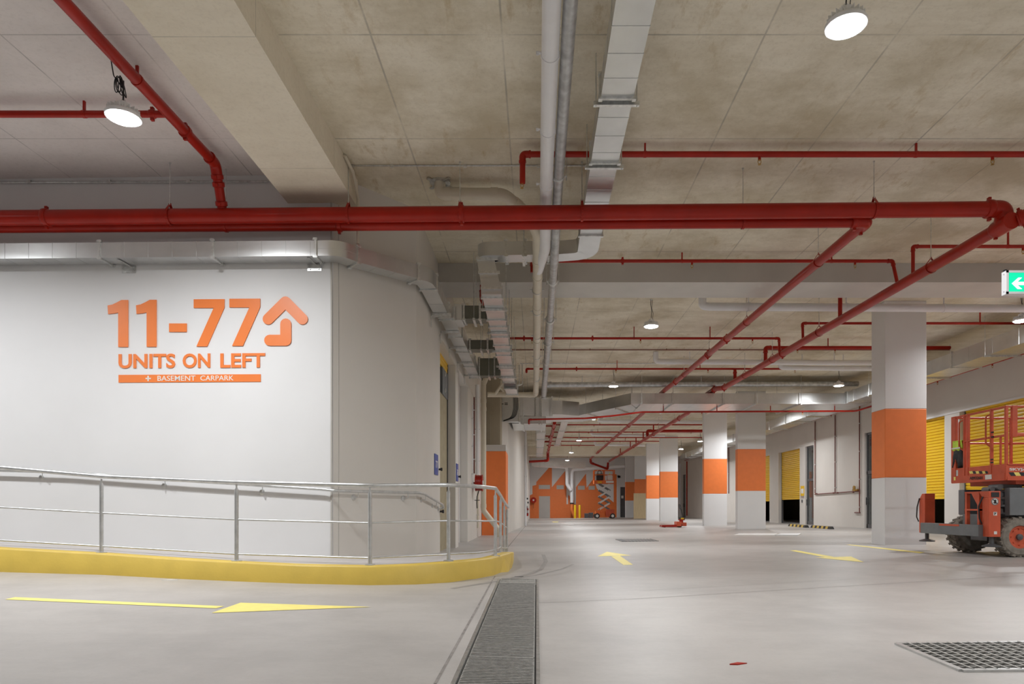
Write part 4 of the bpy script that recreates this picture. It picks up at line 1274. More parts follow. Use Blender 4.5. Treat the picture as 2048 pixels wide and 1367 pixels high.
# far left: boxed duct, foil wrapped duct, cable tray, plant unit above the pier
t = thing('air_duct', 'wide flat duct under the plant unit at left, beside the plain white wall', 'duct', (-0.3, 26.9, 4.1))
duct(t, (-0.93, 26.95, 4.26), (0.36, 26.95, 4.26), 2.3, 0.28, [0.3, 0.8])
for x in (-0.5, 0.2):
    build('hanger', MB().bar((x, 25.7, 4.09), (x, 28.2, 4.09), 0.04, 0.04).cyl((x, 25.74, 4.08), (x, 25.74, CEIL - 0.003), 0.007, 8).cyl((x, 26.2, 4.39), (x, 26.2, 4.6), 0.02, 8), M['galvd'], t, smooth=0)
t = thing('air_duct', 'foil wrapped ribbed duct running down the far left of the hall', 'duct', (0.2, 40, 4.6))
duct(t, (0.22, 33.2, 4.72), (0.22, 49.0, 4.72), 0.42, 0.24, [0.01, 0.99], ribs=0.8, mat=M['foil'], hangers=[0.2, 0.5, 0.8])
t = thing('air_duct', 'grey duct crossing in front of the top of the orange gabled wall', 'duct', (2, 57.0, 4.7))
duct(t, (-0.4, 57.2, 4.72), (4.1, 57.6, 4.55), 0.5, 0.48, [0.3, 0.62], hangers=[0.15, 0.8])
t = thing('cable_tray', 'galvanised cable tray running beside the far left red main', 'cable tray', (1.2, 38, 5.1))
mb = MB().box(1.20, 1.52, 31.5, 46, 5.085, 5.09)
build('tray', mb, M['galvd'], t, smooth=0)
for x in (1.2, 1.52):
    build('rail', MB().box(x - 0.006, x + 0.006, 31.5, 46, 5.07, 5.15), M['galv'], t, smooth=0)
for Y in (32.5, 36.5, 40.5, 44.5):
    build('hanger', trapeze((1.36, Y, 5.08), (0, 1, 0), 0.34, 0.02), M['galvd'], t, smooth=0)
t = thing('plant_unit', 'grey plant unit with a bundle of curving hoses beside the raw concrete column', 'machine', (-1.0, 25.4, 4.1))
build('case', MB().box(-1.35, -0.66, 25.2, 25.57, 4.12, 5.0), M['galv'], t, smooth=0, bevel=0.01)
build('duct_collar', MB().box(-0.66, -0.60, 25.17, 25.6, 4.10, 5.03), M['galvd'], t, smooth=0)
for k in range(6):
    pts = [Vector((-0.86 + 0.032 * k, 25.17, 5.08)), Vector((-0.84 + 0.032 * k, 25.16, 4.62)), Vector((-0.92 + 0.03 * k, 25.16, 4.27)), Vector((-1.22, 25.18, 4.16 - 0.006 * k))]
    build('hose', MB().tube(bend(pts, 0.3, 7), 0.008, 8), M['black'], t)
for k, (x, z) in enumerate(((-1.34, 4.76), (-1.18, 4.79), (-1.18, 4.74))):
    build('vent', MB().box(x, x + 0.12, 25.185, 25.2, z, z + 0.025), M['dark'], t, smooth=0)
for x, z in ((-1.28, 0),):
    pass
build('hanger', MB().cyl((-1.2, 25.4, 5.0), (-1.2, 25.4, CEIL - 0.003), 0.008, 8).cyl((-0.75, 25.4, 5.0), (-0.75, 25.4, CEIL - 0.003), 0.008, 8), M['galvd'], t)
# conduit loop left of the white vertical pipe, and small cream fittings under the overhead duct end
for i, (xo, lab) in enumerate(((1044, 'outer'), (1038, 'inner'))):
    Y = 22.2 + 0.12 * i
    pts = [at(1030, 709 - 2 * i, Y), at(xo, 709 - 2 * i, Y), at(xo + 1, 768, Y), at(1012, 778 + i * 2, Y)]
    t = thing('conduit', lab + ' of two grey conduits bent down beside the cream pipe', 'conduit', pts[1])
    build('pipe', MB().tube(bend(pts, 0.08, 4), 0.018, 8), M['galvd'], t)
    build('clip', MB().cyl(pts[1] + Vector((-0.03, 0, 0)), (pts[1].x - 0.03, Y, CEIL - 0.003), 0.006, 8), M['galvd'], t)
t = thing('drain_pipe', 'small cream drain fittings under the end of the lower duct', 'pipe', at(1000, 780, 21.6))
a, b, c = at(1004, 768, 21.6), at(990, 788, 21.6), at(1010, 786, 21.6)
build('pipe', MB().tube(bend([a, b, b + Vector((-0.2, 0, 0.02))], 0.06, 4), 0.045, 12), C_, t)
build('branch', MB().tube([at(1001, 775, 21.6), at(1009, 782, 21.6)], 0.04, 12), C_, t)
build('trap', MB().tube([a, a + Vector((0, 0, 0.12))], 0.05, 12), C_, t)

# far white drain pipes before the gabled wall
GD = 'far white drain pipes'
def fpt(zx, zy, Y=62.1): return at(1030 + zx / 7.877, 900 + zy / 7.877, Y)
t = thing('drain_pipe', 'white pipe crossing the far end and dropping to the floor before the orange wall', 'pipe', fpt(895, 1000), GD)
pts = [fpt(1740, 250), fpt(1740, 245), fpt(895, 305), fpt(895, 830)]
build('pipe', MB().tube(bend(pts[1:], 0.35, 6), 0.16, 16), W_, t, smooth=50)
build('collar', MB().tube([fpt(895, 825), fpt(895, 845)], [0.18, 0.18], 16), M['black'], t)
build('foot', MB().tube(bend([fpt(895, 845), fpt(895, 945), fpt(945, 1040), fpt(945, 1075)], 0.25, 5), 0.16, 16), M['orange'], t, smooth=50)['label'] = 'lower length painted orange'
t = thing('drain_pipe', 'white pipe left of the far drop, joining it at an angle', 'pipe', fpt(820, 500, 61.9), GD)
build('pipe', MB().tube(bend([fpt(300, 232, 61.9), fpt(820, 265, 61.9), fpt(820, 535, 61.9), fpt(885, 630, 61.9)], 0.25, 5), 0.16, 16), W_, t, smooth=50)
# ================================================================== painted arrows
def floor_poly(name, label, pts, mat, cat='floor marking', dz=0.003, sub=6):
    """Flat shape lying on the falls of the floor; pts are picture points on the floor."""
    P3 = [onfloor(*p) for p in pts]
    bm = bmesh.new()
    vs = [bm.verts.new((p.x, p.y, 0)) for p in P3]
    f = bm.faces.new(vs)
    bmesh.ops.triangulate(bm, faces=[f])
    bmesh.ops.subdivide_edges(bm, edges=list(bm.edges), cuts=sub, use_grid_fill=True)
    bmesh.ops.triangulate(bm, faces=list(bm.faces))
    mb = MB(); bm.verts.index_update()
    vv = [Vector((v.co.x, v.co.y, zf(v.co.x, v.co.y) + dz)) for v in bm.verts]
    mb.add(vv, [tuple(v.index for v in f.verts) for f in bm.faces])
    bm.free()
    return tag(build(name, mb, mat, smooth=80), label, cat)
ar = thing('floor_arrow', 'long yellow floor arrow in the foreground below the yellow kerb', 'floor marking', onfloor(400, 1205))
def sub_poly(root, name, pts, mat):
    o = floor_poly(name, '', pts, mat)
    del o['label']; del o['category']
    l = o.location.copy(); o.parent = root; o.location = l - root.location
for nme, pts in (('shaft', [(10, 1198.5), (30, 1194), (449, 1212), (432, 1216.2)]), ('head', [(423, 1225.5), (481, 1205), (742, 1213.5)])):
    sub_poly(ar, nme, pts, M['mark'])
ar = thing('floor_arrow', 'short yellow floor arrow in the aisle pointing away, near the railing end', 'floor marking', onfloor(1230, 1115))
for nme, pts in (('shaft', [(1222, 1112), (1240, 1111), (1266, 1129), (1247, 1129.5)]), ('head', [(1195, 1112), (1214, 1103), (1263, 1110.5)])):
    sub_poly(ar, nme, pts, M['mark'])
ar = thing('floor_arrow', 'yellow floor arrow pointing right, left of the nearest column', 'floor marking', onfloor(1660, 1112))
for nme, pts in (('shaft', [(1579, 1100.5), (1592, 1100), (1668, 1113), (1650, 1114)]), ('head', [(1630, 1114.5), (1702, 1112.5), (1728, 1124)])):
    sub_poly(ar, nme, pts, M['mark'])
floor_poly('floor_line', 'thin yellow line on the floor beside the nearest column', [(1692, 1089), (1700, 1088.4), (1850, 1104), (1840, 1106)], M['mark'])
floor_poly('floor_line', 'short yellow dash on the floor at the far end of the aisle', [(1104, 1042.5), (1117, 1042.5), (1116, 1044), (1106, 1044)], M['mark'])

# ================================================================== drains
def grate_panel(root, name, x0, x1, y0, y1, nx, ny, bw, zz, deep=0.02, diag=False):
    mb = MB()
    def Z(x, y): return zf(x, y) + zz
    for i in range(ny + 1):
        y = y0 + (y1 - y0) * i / ny
        mb.hexa([(x0, y - bw / 2, Z(x0, y) - deep), (x1, y - bw / 2, Z(x1, y) - deep), (x1, y + bw / 2, Z(x1, y) - deep), (x0, y + bw / 2, Z(x0, y) - deep),
                 (x0, y - bw / 2, Z(x0, y)), (x1, y - bw / 2, Z(x1, y)), (x1, y + bw / 2, Z(x1, y)), (x0, y + bw / 2, Z(x0, y))])
    for i in range(nx + 1):
        x = x0 + (x1 - x0) * i / nx
        b2 = 0.006
        mb.hexa([(x - b2, y0, Z(x, y0) - deep), (x + b2, y0, Z(x, y0) - deep), (x + b2, y1, Z(x, y1) - deep), (x - b2, y1, Z(x, y1) - deep),
                 (x - b2, y0, Z(x, y0) - 0.004), (x + b2, y0, Z(x, y0) - 0.004), (x + b2, y1, Z(x, y1) - 0.004), (x - b2, y1, Z(x, y1) - 0.004)])
    return build(name, mb, M['grate'], root, smooth=0)
gx0, gx1 = -0.445, -0.02
dg = thing('channel_drain', 'long steel grated channel drain running from the foreground to the kerb nose', 'drain', (-0.23, 6, zf(-0.23, 6)))
ys = [2.6, 3.5, 4.55, 5.6, 6.7, 7.7, 8.28]
mb = MB()
for a, b in zip([2.5] + ys[1:-1], ys[1:]):
    mb.add([(gx0 - .02, a, zf(gx0, a) + .002), (gx1 + .02, a, zf(gx1, a) + .002), (gx1 + .02, b, zf(gx1, b) + .002), (gx0 - .02, b, zf(gx0, b) + .002)], [(0, 1, 2, 3)])
build('channel', mb, M['dark'], dg, smooth=0)
mb = MB()
for x in (gx0 - 0.03, gx1 + 0.03):
    mb.hexa([(x - .012, 2.5, zf(x, 2.5) - .02), (x + .012, 2.5, zf(x, 2.5) - .02), (x + .012, 8.75, zf(x, 8.75) - .02), (x - .012, 8.75, zf(x, 8.75) - .02),
             (x - .012, 2.5, zf(x, 2.5) + .016), (x + .012, 2.5, zf(x, 2.5) + .016), (x + .012, 8.75, zf(x, 8.75) + .016), (x - .012, 8.75, zf(x, 8.75) + .016)])
mb.box(gx0 - 0.04, gx1 + 0.04, 8.72, 8.75, -0.02, 0.016)
build('frame', mb, M['galvd'], dg, smooth=0)
for a, b in zip(ys[:-1], ys[1:]):
    grate_panel(dg, 'grating', gx0, gx1, a + 0.012, b - 0.012, 1, int((b - a) / 0.036), 0.016, 0.014, 0.011)
cov = MB()
cov.add([(gx0, 8.29, zf(gx0, 8.29) + .013), (gx1, 8.29, zf(gx1, 8.29) + .013), (gx1, 8.71, .013), (gx0, 8.71, .013)], [(0, 1, 2, 3)])
for i in range(5):
    x = gx0 + (gx1 - gx0) * i / 4
    cov.bar((x, 8.29, zf(x, 8.29) + .014), (x, 8.71, .014), 0.012, 0.006)
for y in (8.30, 8.5, 8.70):
    cov.bar((gx0, y, zf(gx0, y) + .014), (gx1, y, zf(gx1, y) + .014), 0.012, 0.006)
build('end_plate', cov, M['grate'], dg, smooth=0)

q = [onfloor(1798, 1288.5), onfloor(1932, 1342)]
cx0, cy0, cy1 = q[0].x, q[1].y, q[0].y
cx0 = (q[0].x + q[1].x) / 2 - 0.02
pg = thing('drain_grate', 'square steel floor grate at the bottom right corner', 'drain', (cx0 + 0.5, (cy0 + cy1) / 2, zf(cx0, cy0)))
x1 = cx0 + 1.15
mb = MB()
mb.add([(cx0, cy0, zf(cx0, cy0) + .002), (x1, cy0, zf(x1, cy0) + .002), (x1, cy1, zf(x1, cy1) + .002), (cx0, cy1, zf(cx0, cy1) + .002)], [(0, 1, 2, 3)])
build('sump', mb, M['dark'], pg, smooth=0)
mb = MB()
for (ax_, ay), (bx_, by) in (((cx0, cy0), (x1, cy0)), ((x1, cy0), (x1, cy1)), ((x1, cy1), (cx0, cy1)), ((cx0, cy1), (cx0, cy0))):
    mb.bar((ax_, ay, zf(ax_, ay) + .006), (bx_, by, zf(bx_, by) + .006), 0.04, 0.016)
build('frame', mb, M['steel'], pg, smooth=0)
mb = MB()
n = 10
for i in range(1, n):
    y = cy0 + (cy1 - cy0) * i / n
    mb.bar((cx0, y, zf(cx0, y) + .008), (x1, y, zf(x1, y) + .008), 0.014, 0.010)
n = 16
for i in range(1, n):
    x = cx0 + (x1 - cx0) * i / n
    mb.bar((x, cy0, zf(x, cy0) + .010), (x, cy1, zf(x, cy1) + .010), 0.014, 0.014)
build('grating', mb, M['grate'], pg, smooth=0)
q = [onfloor(1237, 1078), onfloor(1310, 1078), onfloor(1320, 1082.5), onfloor(1243, 1082.5)]
pg = thing('drain_grate', 'small dark floor grate in the aisle beyond the short arrow', 'drain', q[0])
x0, x1, y0, y1 = q[3].x, q[2].x, q[3].y, q[0].y
mb = MB(); mb.box(x0, x1, y0, y1, zf(x0, y0) - 0.02, zf(x1, y1) + 0.004); build('sump', mb, M['darkgrey'], pg, smooth=0)
mb = MB()
for i in range(12):
    x = x0 + (x1 - x0) * i / 11
    mb.box(x - .015, x + .015, y0, y1, zf(x, y0), zf(x, y0) + .014)
build('grating', mb, M['grate'], pg, smooth=0)
# flattened white packing on the floor in front of the second column
t = thing('board', 'flat white packing boards lying on the floor before the second nearest column', 'board', onfloor(1530, 1069))
def slab_(pts, h, mat, name):
    P3 = [onfloor(*p) for p in pts]
    build(name, MB().prism([(p.x, p.y, p.z - 0.003) for p in P3], (0, 0, h)), mat, t, smooth=0)
slab_([(1468, 1069.5), (1478, 1066.5), (1556, 1066.3), (1548, 1070)], 0.012, M['sticker'], 'sheet')
slab_([(1550, 1070.6), (1562, 1067.5), (1602, 1067.5), (1597, 1070.8)], 0.03, M['white'], 'sheet')
# small litter
for px, py, lab in ((340, 1159.5, 'flat pale offcut on the floor under the yellow kerb'), (1038, 1153, 'dark leaf shaped scrap on the floor above the long drain end'), (1476, 1327, 'tiny reddish scrap on the foreground floor right of the drain')):
    c = onfloor(px, py)
    mb = MB()
    w = 0.09 if px == 340 else 0.06
    mb.prism([(c.x - w, c.y - .02, c.z - .002), (c.x - w * .2, c.y - .03, c.z - .002), (c.x + w, c.y + .005, c.z - .002), (c.x + w * .1, c.y + .03, c.z - .002)], (0, 0, 0.008))
    tag(build('scrap', mb, M['sticker'] if px == 340 else (M['darkgrey'] if px == 1038 else M['red']), smooth=0), lab, 'scrap')

# wheel stops
def wheel_stop(px0, px1, py, label):
    a = onfloor(px0, py); b = onfloor(px1, py + 3.2)
    t = thing('wheel_stop', label, 'wheel stop', (a + b) / 2, 'striped rubber wheel stops')
    d = (b - a); L = d.length; d.normalize(); s = Vector((-d.y, d.x, 0)).normalized()
    nseg = 9; prof = [(-0.09, 0), (-0.06, 0.10), (0.06, 0.10), (0.09, 0)]
    mb = MB(); mc = MB()
    for i in range(nseg):
        u0, u1 = L * i / nseg, L * (i + 1) / nseg
        tgt = mc if i in (1, 3, 5, 7) else mb
        k0 = 0.05 if i == 0 else 0; k1 = 0.05 if i == nseg - 1 else 0
        lo = [a + d * u0 + s * w + Vector((0, 0, z)) + d * (k0 * (z > 0)) for w, z in prof]
        hi = [a + d * u1 + s * w + Vector((0, 0, z)) - d * (k1 * (z > 0)) for w, z in prof]
        tgt.hexa([lo[0], lo[3], hi[3], hi[0], lo[1], lo[2], hi[2], hi[1]])
    build('body', mb, M['black'], t, smooth=0); build('stripe', mc, M['yellow'], t, smooth=0)
wheel_stop(1580, 1614, 1051.5, 'striped wheel stop in front of the half open far shutter')
wheel_stop(1625, 1664, 1054.5, 'striped wheel stop in front of the blank wall, right of the other')
# ================================================================== roller shutters and doors on the right wall
def fz(y): return zf(RX, y)
def shutter(label, y0, y1, zb, x=RX + RDEEP - 0.04, face=-1, top=DOORH, group='yellow roller shutters of the right wall', mat=None, pitch=0.095):
    t = thing('roller_shutter', label, 'roller shutter', (x, (y0 + y1) / 2, zb), group)
    prof = []
    z = zb + 0.09
    while z < top - 0.001:
        z2 = min(z + pitch, top)
        prof += [(0.0, z), (face * 0.026, z + pitch * 0.10), (face * 0.030, z + pitch * 0.5), (face * 0.026, z + pitch * 0.88), (0.0, z2 - 0.004)]
        z = z2
    mb = MB()
    n = len(prof); vs = []
    for y in (y0 + 0.03, y1 - 0.03):
        vs += [(x + dx, y, min(zz, top)) for dx, zz in prof]
    mb.add(vs, [(i, i + 1, n + i + 1, n + i) for i in range(n - 1)])
    mb.box(x + 0.004, x + 0.012, y0 + 0.03, y1 - 0.03, zb + 0.09, top)
    build('curtain', mb, mat or M['shutter'], t, smooth=0)
    build('bottom_bar', MB().box(x - 0.02, x + 0.02, y0 + 0.03, y1 - 0.03, zb, zb + 0.09), mat or M['shutter'], t, smooth=0)
    for yy in (y0 + 0.02, y1 - 0.02):
        build('guide', MB().box(x - 0.035, x + 0.035, yy - 0.018, yy + 0.018, fz(yy) if face < 0 else 0.02, top), M['darkgrey'], t, smooth=0)
    return t
shutter('yellow roller shutter behind the scissor lift, raised to knee height', 15.52, 20.64, 1.42)
shutter('yellow roller shutter between the nearest column and the lift, part raised', 21.44, 25.08, 1.22)
sh = shutter('smaller yellow roller shutter beside the far glass door, half open', 33.22, 36.08, 1.37)
shutter('farthest yellow roller shutter, a sliver right of the second nearest column', 37.52, 40.78, 1.32)

def glass_door(label, y0, y1, rail):
    x = RX + 0.10; z0 = fz(y0)
    t = thing('glass_door', label, 'door', (x, (y0 + y1) / 2, z0), 'tall glass doors of the right wall')
    f = MB()
    for a, b in ((y0, y0 + 0.07), (y1 - 0.07, y1)):
        f.box(x - 0.03, x + 0.03, a, b, z0, DOORH)
    f.box(x - 0.03, x + 0.03, y0, y1, DOORH - 0.08, DOORH); f.box(x - 0.03, x + 0.03, y0, y1, z0, z0 + 0.16)
    f.box(x - 0.03, x + 0.03, y0, y1, rail - 0.1, rail + 0.02)
    build('door_frame', f, M['darkgrey'], t, smooth=0)
    build('lower_pane', MB().box(x - 0.005, x + 0.005, y0 + 0.06, y1 - 0.06, z0 + 0.15, rail - 0.09), M['glass'], t, smooth=0)
    build('upper_pane', MB().box(x - 0.005, x + 0.005, y0 + 0.06, y1 - 0.06, rail + 0.01, DOORH - 0.07), M['glass'], t, smooth=0)
    h = MB().cyl((x - 0.07, y1 - 0.06, 1.05), (x - 0.07, y1 - 0.06, 1.35), 0.012, 8)
    h.cyl((x - 0.07, y1 - 0.06, 1.12), (x, y1 - 0.06, 1.12), 0.01, 8).cyl((x - 0.07, y1 - 0.06, 1.28), (x, y1 - 0.06, 1.28), 0.01, 8)
    build('handle', h, M['black'], t)
glass_door('tall dark framed glass door just left of the nearest column', 25.73, 26.62, 2.35)
glass_door('tall dark framed glass door beside the smaller yellow shutter', 31.55, 32.49, 2.3)
glass_door('far dark glass door behind the pallet truck handle', 58.62, 59.78, 2.3)

t = thing('unit_sign', 'small yellow sign plate between the glass door and the half open shutter', 'sign', (RX - 0.01, 32.95, 1.5))
build('plate', MB().box(RX - 0.018, RX - 0.004, 32.62, 33.05, 1.52, 2.0), M['shutter'], t, smooth=0)
build('panel', MB().box(RX - 0.021, RX - 0.018, 32.68, 32.99, 1.64, 1.86), M['sticker'], t, smooth=0)
build('lower_plate', MB().box(RX - 0.015, RX - 0.004, 32.62, 33.05, 1.42, 1.5), M['galvd'], t, smooth=0)
tag(build('key_switch', MB().box(RX - 0.03, RX - 0.003, 32.82, 32.92, 1.2, 1.34), M['darkgrey'], smooth=0), 'small dark key switch on the wall under the yellow sign plate', 'switch')

# service pipes on the blank wall between the two glass doors
BR = paint('brown_red_conduit', (0.16, 0.045, 0.035), rough=0.4)
M['brownred'] = BR
def vert(label, y, za, zb, r=0.022, extra=None, mat=None, x=RX - 0.05, group='service pipes on the blank right wall'):
    t = thing('wall_pipe', label, 'pipe', (x, y, za), group)
    build('pipe', MB().cyl((x, y, za), (x, y, zb), r, 10), mat or BR, t)
    k = za + 0.2
    while k < zb:
        build('clip', MB().box(x - r - 0.006, RX - 0.002, y - 0.02, y + 0.02, k, k + 0.04), M['galvd'], t, smooth=0); k += 1.1
    return t
vert('upright brown pipe at the edge of the far glass door', 31.25, 1.6, 4.9)
vert('upright brown pipe in the middle of the blank wall', 29.15, 1.58, 4.9)
w3 = vert('upright brown pipe nearest the near glass door, with a low foot', 26.95, 0.75, 4.95)
build('foot', MB().cyl((RX - 0.05, 26.9, 0.75), (RX - 0.05, 27.35, 0.75), 0.025, 8), BR, w3)
t = thing('wall_pipe', 'level brown pipe linking the uprights on the blank wall', 'pipe', (RX - 0.06, 29, 1.57), 'service pipes on the blank right wall')
build('pipe', MB().cyl((RX - 0.05, 31.3, 1.56), (RX - 0.05, 27.0, 1.6), 0.022, 10), BR, t)
for y in (31.1, 29.3, 28.9, 27.5):
    build('coupling', MB().cyl((RX - 0.05, y - 0.05, 1.58), (RX - 0.05, y + 0.05, 1.58), 0.034, 10), BR, t)
v = MB().box(RX - 0.13, RX - 0.03, 27.0, 27.4, 1.62, 1.68); v.lathe([(0.09, 0), (0.09, 0.03)], (RX - 0.12, 27.3, 1.74), axis=(1, 0, 0), seg=14).cyl((RX - 0.12, 27.2, 1.6), (RX - 0.12, 27.2, 1.8), 0.03, 10)
build('valve', v, M['brass'], t)
vert('far upright red pipe behind the pallet truck handle', 57.9, 0.3, 4.9, 0.05, mat=M['red'], group='far service pipes')
vert('far upright white pipe beside the far red one', 60.6, 0.2, 4.9, 0.05, mat=M['pvc'], group='far service pipes')
vert('thin upright pipe on the wall between the two middle columns', 45.3, 1.9, 5.0, 0.03, mat=M['brownred'], group='far service pipes')

# ================================================================== left wall: recess doors, plates, hose reel, pipes
t = shutter('yellow shutter edge at the top of the first left door recess', 13.33, 15.80, 4.02, x=-AX - 0.20, face=1, top=4.24, group='left recess doors')
build('bracket_plate', MB().box(-AX - 0.245, -AX - 0.17, 14.9, 15.78, 3.42, 4.01), M['grey'], t, smooth=0)
for z in (3.92, 3.56):
    build('bolt', MB().cyl((-AX - 0.17, 15.28, z), (-AX - 0.15, 15.28, z), 0.05, 12), M['galvd'], t)
build('board', MB().box(-AX - 0.24, -AX - 0.19, 13.34, 15.83, 0.0, 3.42), M['khaki'], t, smooth=0)
t = thing('door', 'white door set back in the second left wall recess', 'door', (-AX - 0.2, 17.5, 0), 'left recess doors')
build('leaf', MB().box(-AX - 0.24, -AX - 0.20, 16.46, 18.59, 0.0, 4.23), M['white'], t, smooth=0)
build('dark_edge', MB().box(-AX - 0.05, -AX - 0.0, 16.452, 16.50, 0.0, 4.23), M['brownred'], t, smooth=0)
def plate(label, y0, y1, z0, z1, txt):
    t = thing('unit_plate', label, 'sign', (-AX + 0.012, (y0 + y1) / 2, z0))
    build('plate', MB().box(-AX + 0.002, -AX + 0.014, y0, y1, z0, z1), M['blue'], t, smooth=0)
    h = (z1 - z0)
    mb = text_mb(MB(), txt, (-AX + 0.0145, y0 + (y1 - y0) * 0.22, z0 + h * 0.33), (-AX + 0.0145, y0 + (y1 - y0) * 0.82, z0 + h * 0.33), (-AX + 0.0145, y0 + (y1 - y0) * 0.22, z0 + h * 0.68), 0.002, bold=0.02)
    build('lettering', mb, M['sticker'], t, smooth=0)
plate('blue unit plate numbered 77 on the left wall before the first recess', 12.54, 12.96, 1.545, 1.928, '77')
plate('second blue unit plate, on the narrow pier between the left recesses', 15.92, 16.28, 1.56, 1.97, '76')
for y, z, lab in ((13.14, 1.67, 'black round door knob beside the blue plate 77'), (16.37, 1.68, 'black round door knob beside the second blue plate'),):
    mb = MB().cyl((-AX, y, z), (-AX + 0.05, y, z), 0.02, 10).lathe([(0.0, 0.03), (0.028, 0.035), (0.034, 0.05), (0.028, 0.068), (0.0, 0.072)], (-AX, y, z), axis=(1, 0, 0), seg=14)
    tag(build('knob', mb, M['black']), lab, 'knob')
mb = MB().cyl((-1.88, 13.28, 0.86), (-1.80, 13.28, 0.86), 0.02, 10).lathe([(0.0, 0.04), (0.03, 0.045), (0.036, 0.06), (0.03, 0.08), (0.0, 0.084)], (-1.88, 13.28, 0.86), axis=(1, 0, 0), seg=14)
tag(build('knob', mb, M['black']), 'black round knob under the lower end of the wall handrail', 'knob')

def hose_reel(name, label, c, ax, r, w, wallp):
    """Red fire hose reel: two rims, wound hose, centre disc, bracket, hanging nozzle."""
    c = Vector(c); ax = Vector(ax).normalized()
    t = thing(name, label, 'hose reel', c)
    for k in (-1, 1):
        build('rim', MB().lathe([(r * 0.2, -0.008), (r, -0.012), (r, 0.012), (r * 0.2, 0.008)], c + ax * k * w / 2, axis=ax, seg=26), M['red'], t)
    mb = MB(); n = 6
    s = ax.cross(Vector((0, 0, 1))).normalized()
    for i in range(n):
        p = c + ax * (-w / 2 + w * (i + 0.5) / n)
        rr = r * 0.88
        mb.tube([p + s * math.cos(a) * rr + Vector((0, 0, 1)) * math.sin(a) * rr for a in [2 * math.pi * k / 24 for k in range(24)]], w / n * 0.5, 8, closed=True)
    mb.lathe([(r * 0.8, -w / 2), (r * 0.8, w / 2)], c, axis=ax, seg=24)
    build('hose', mb, M['red'], t)
    build('hub', MB().lathe([(r * 0.3, w / 2 + 0.01), (r * 0.3, w / 2 + 0.03), (r * 0.12, w / 2 + 0.04)], c, axis=ax, seg=18), M['sticker'], t)
    wp = Vector(wallp)
    build('bracket', MB().bar(c, wp, 0.05, 0.05), M['red'], t, smooth=0)
    q = c + ax * 0.0 - Vector((0, 0, r))
    build('nozzle', MB().tube(bend([q + Vector((0, 0, 0.04)), q + Vector((0, 0, -0.15)) - ax * w * 0.3, q + Vector((0, 0, -0.34)) - ax * w * 0.35, q + Vector((0, 0, -0.5)) - ax * w * 0.3], 0.08, 4), 0.014, 8)
          .bar(q + Vector((0, 0, -0.26)) - ax * w * 0.7, q + Vector((0, 0, -0.26)) + ax * w * 0.1, 0.05, 0.02), M['black'], t)
    return t
hose_reel('hose_reel', 'red fire hose reel on the left wall, seen from its edge', (-1.70, 20.2, 1.67), (1, 0, 0), 0.25, 0.19, (-1.88, 20.2, 1.67))
for y, r, mt, z0, z1, lab in ((19.75, 0.016, 'pvc', 1.5, 3.9, 'thin white conduit down the left wall above the hose reel'),
                              (20.15, 0.02, 'brownred', 1.95, 4.2, 'thin brown red pipe feeding the hose reel from above'),
                              (20.9, 0.055, 'pvc', 1.95, 4.7, 'white upright pipe just beyond the hose reel'),
                              (21.35, 0.03, 'cream', 0.3, 4.7, 'slim cream upright pipe beside the cream downpipe')):
    t = thing('wall_pipe', lab, 'pipe', (-AX + r + 0.02, y, z0), 'upright pipes on the left wall')
    build('pipe', MB().cyl((-AX + r + 0.02, y, z0), (-AX + r + 0.02, y, z1), r, 12), M[mt], t)
    for z in (z0 + 0.4, (z0 + z1) / 2, z1 - 0.4):
        build('clip', MB().box(-AX + 0.001, -AX + r * 2 + 0.026, y - 0.02, y + 0.02, z, z + 0.03), M['galvd'], t, smooth=0)
t = thing('wall_pipe', 'white upright pipe at the far corner of the plain left wall', 'pipe', (-0.58, 36.3, 0))
build('pipe', MB().cyl((-0.58, 36.3, -0.01), (-0.58, 36.3, 5.0), 0.06, 12), M['pvc'], t)
for z in (0.8, 2.6, 4.2):
    build('clip', MB().box(-0.66, -0.51, 36.27, 36.33, z, z + 0.05), M['galvd'], t, smooth=0)
# extinguisher, far reel, bollards
def extinguisher(label, c):
    c = Vector(c); t = thing('fire_extinguisher', label, 'extinguisher', c)
    build('cylinder', MB().lathe([(0.0, 0), (0.075, 0.01), (0.08, 0.05), (0.08, 0.4), (0.06, 0.46), (0.025, 0.49), (0.025, 0.52)], c, seg=18), M['red'], t)
    build('valve', MB().box(c.x - 0.03, c.x + 0.03, c.y - 0.05, c.y + 0.02, c.z + 0.52, c.z + 0.56).bar(c + Vector((0, 0, .58)), c + Vector((0, -.12, .60)), 0.02, 0.015), M['black'], t)
    build('hose', MB().tube(bend([c + Vector((0, -.03, .53)), c + Vector((0.02, -.12, .45)), c + Vector((0.03, -.10, .15))], .06, 4), 0.012, 8), M['black'], t)
    build('label_band', MB().lathe([(0.0815, 0.18), (0.0815, 0.34)], c, seg=18), M['sticker'], t)
    build('wall_hook', MB().box(c.x - 0.12, c.x - 0.07, c.y - 0.03, c.y + 0.03, c.z + 0.38, c.z + 0.44), M['galvd'], t, smooth=0)
extinguisher('red fire extinguisher hung on the far left wall', (-0.545, 39.5, 0.47))
for z, y in ((1.5, 45.0), (1.27, 48.0)):
    tag(build('call_point', MB().box(-0.66, -0.56, y, y + 0.12, z, z + 0.12), M['black'], smooth=0), 'small black box on the far left wall, %s' % ('upper and nearer' if z > 1.4 else 'lower and farther'), 'box')
hose_reel('hose_reel', 'far red fire hose reel with a white centre beside the orange gables', (-0.28, 63.2, 1.68), (0, -1, 0), 0.27, 0.18, (-0.28, 63.48, 1.68))
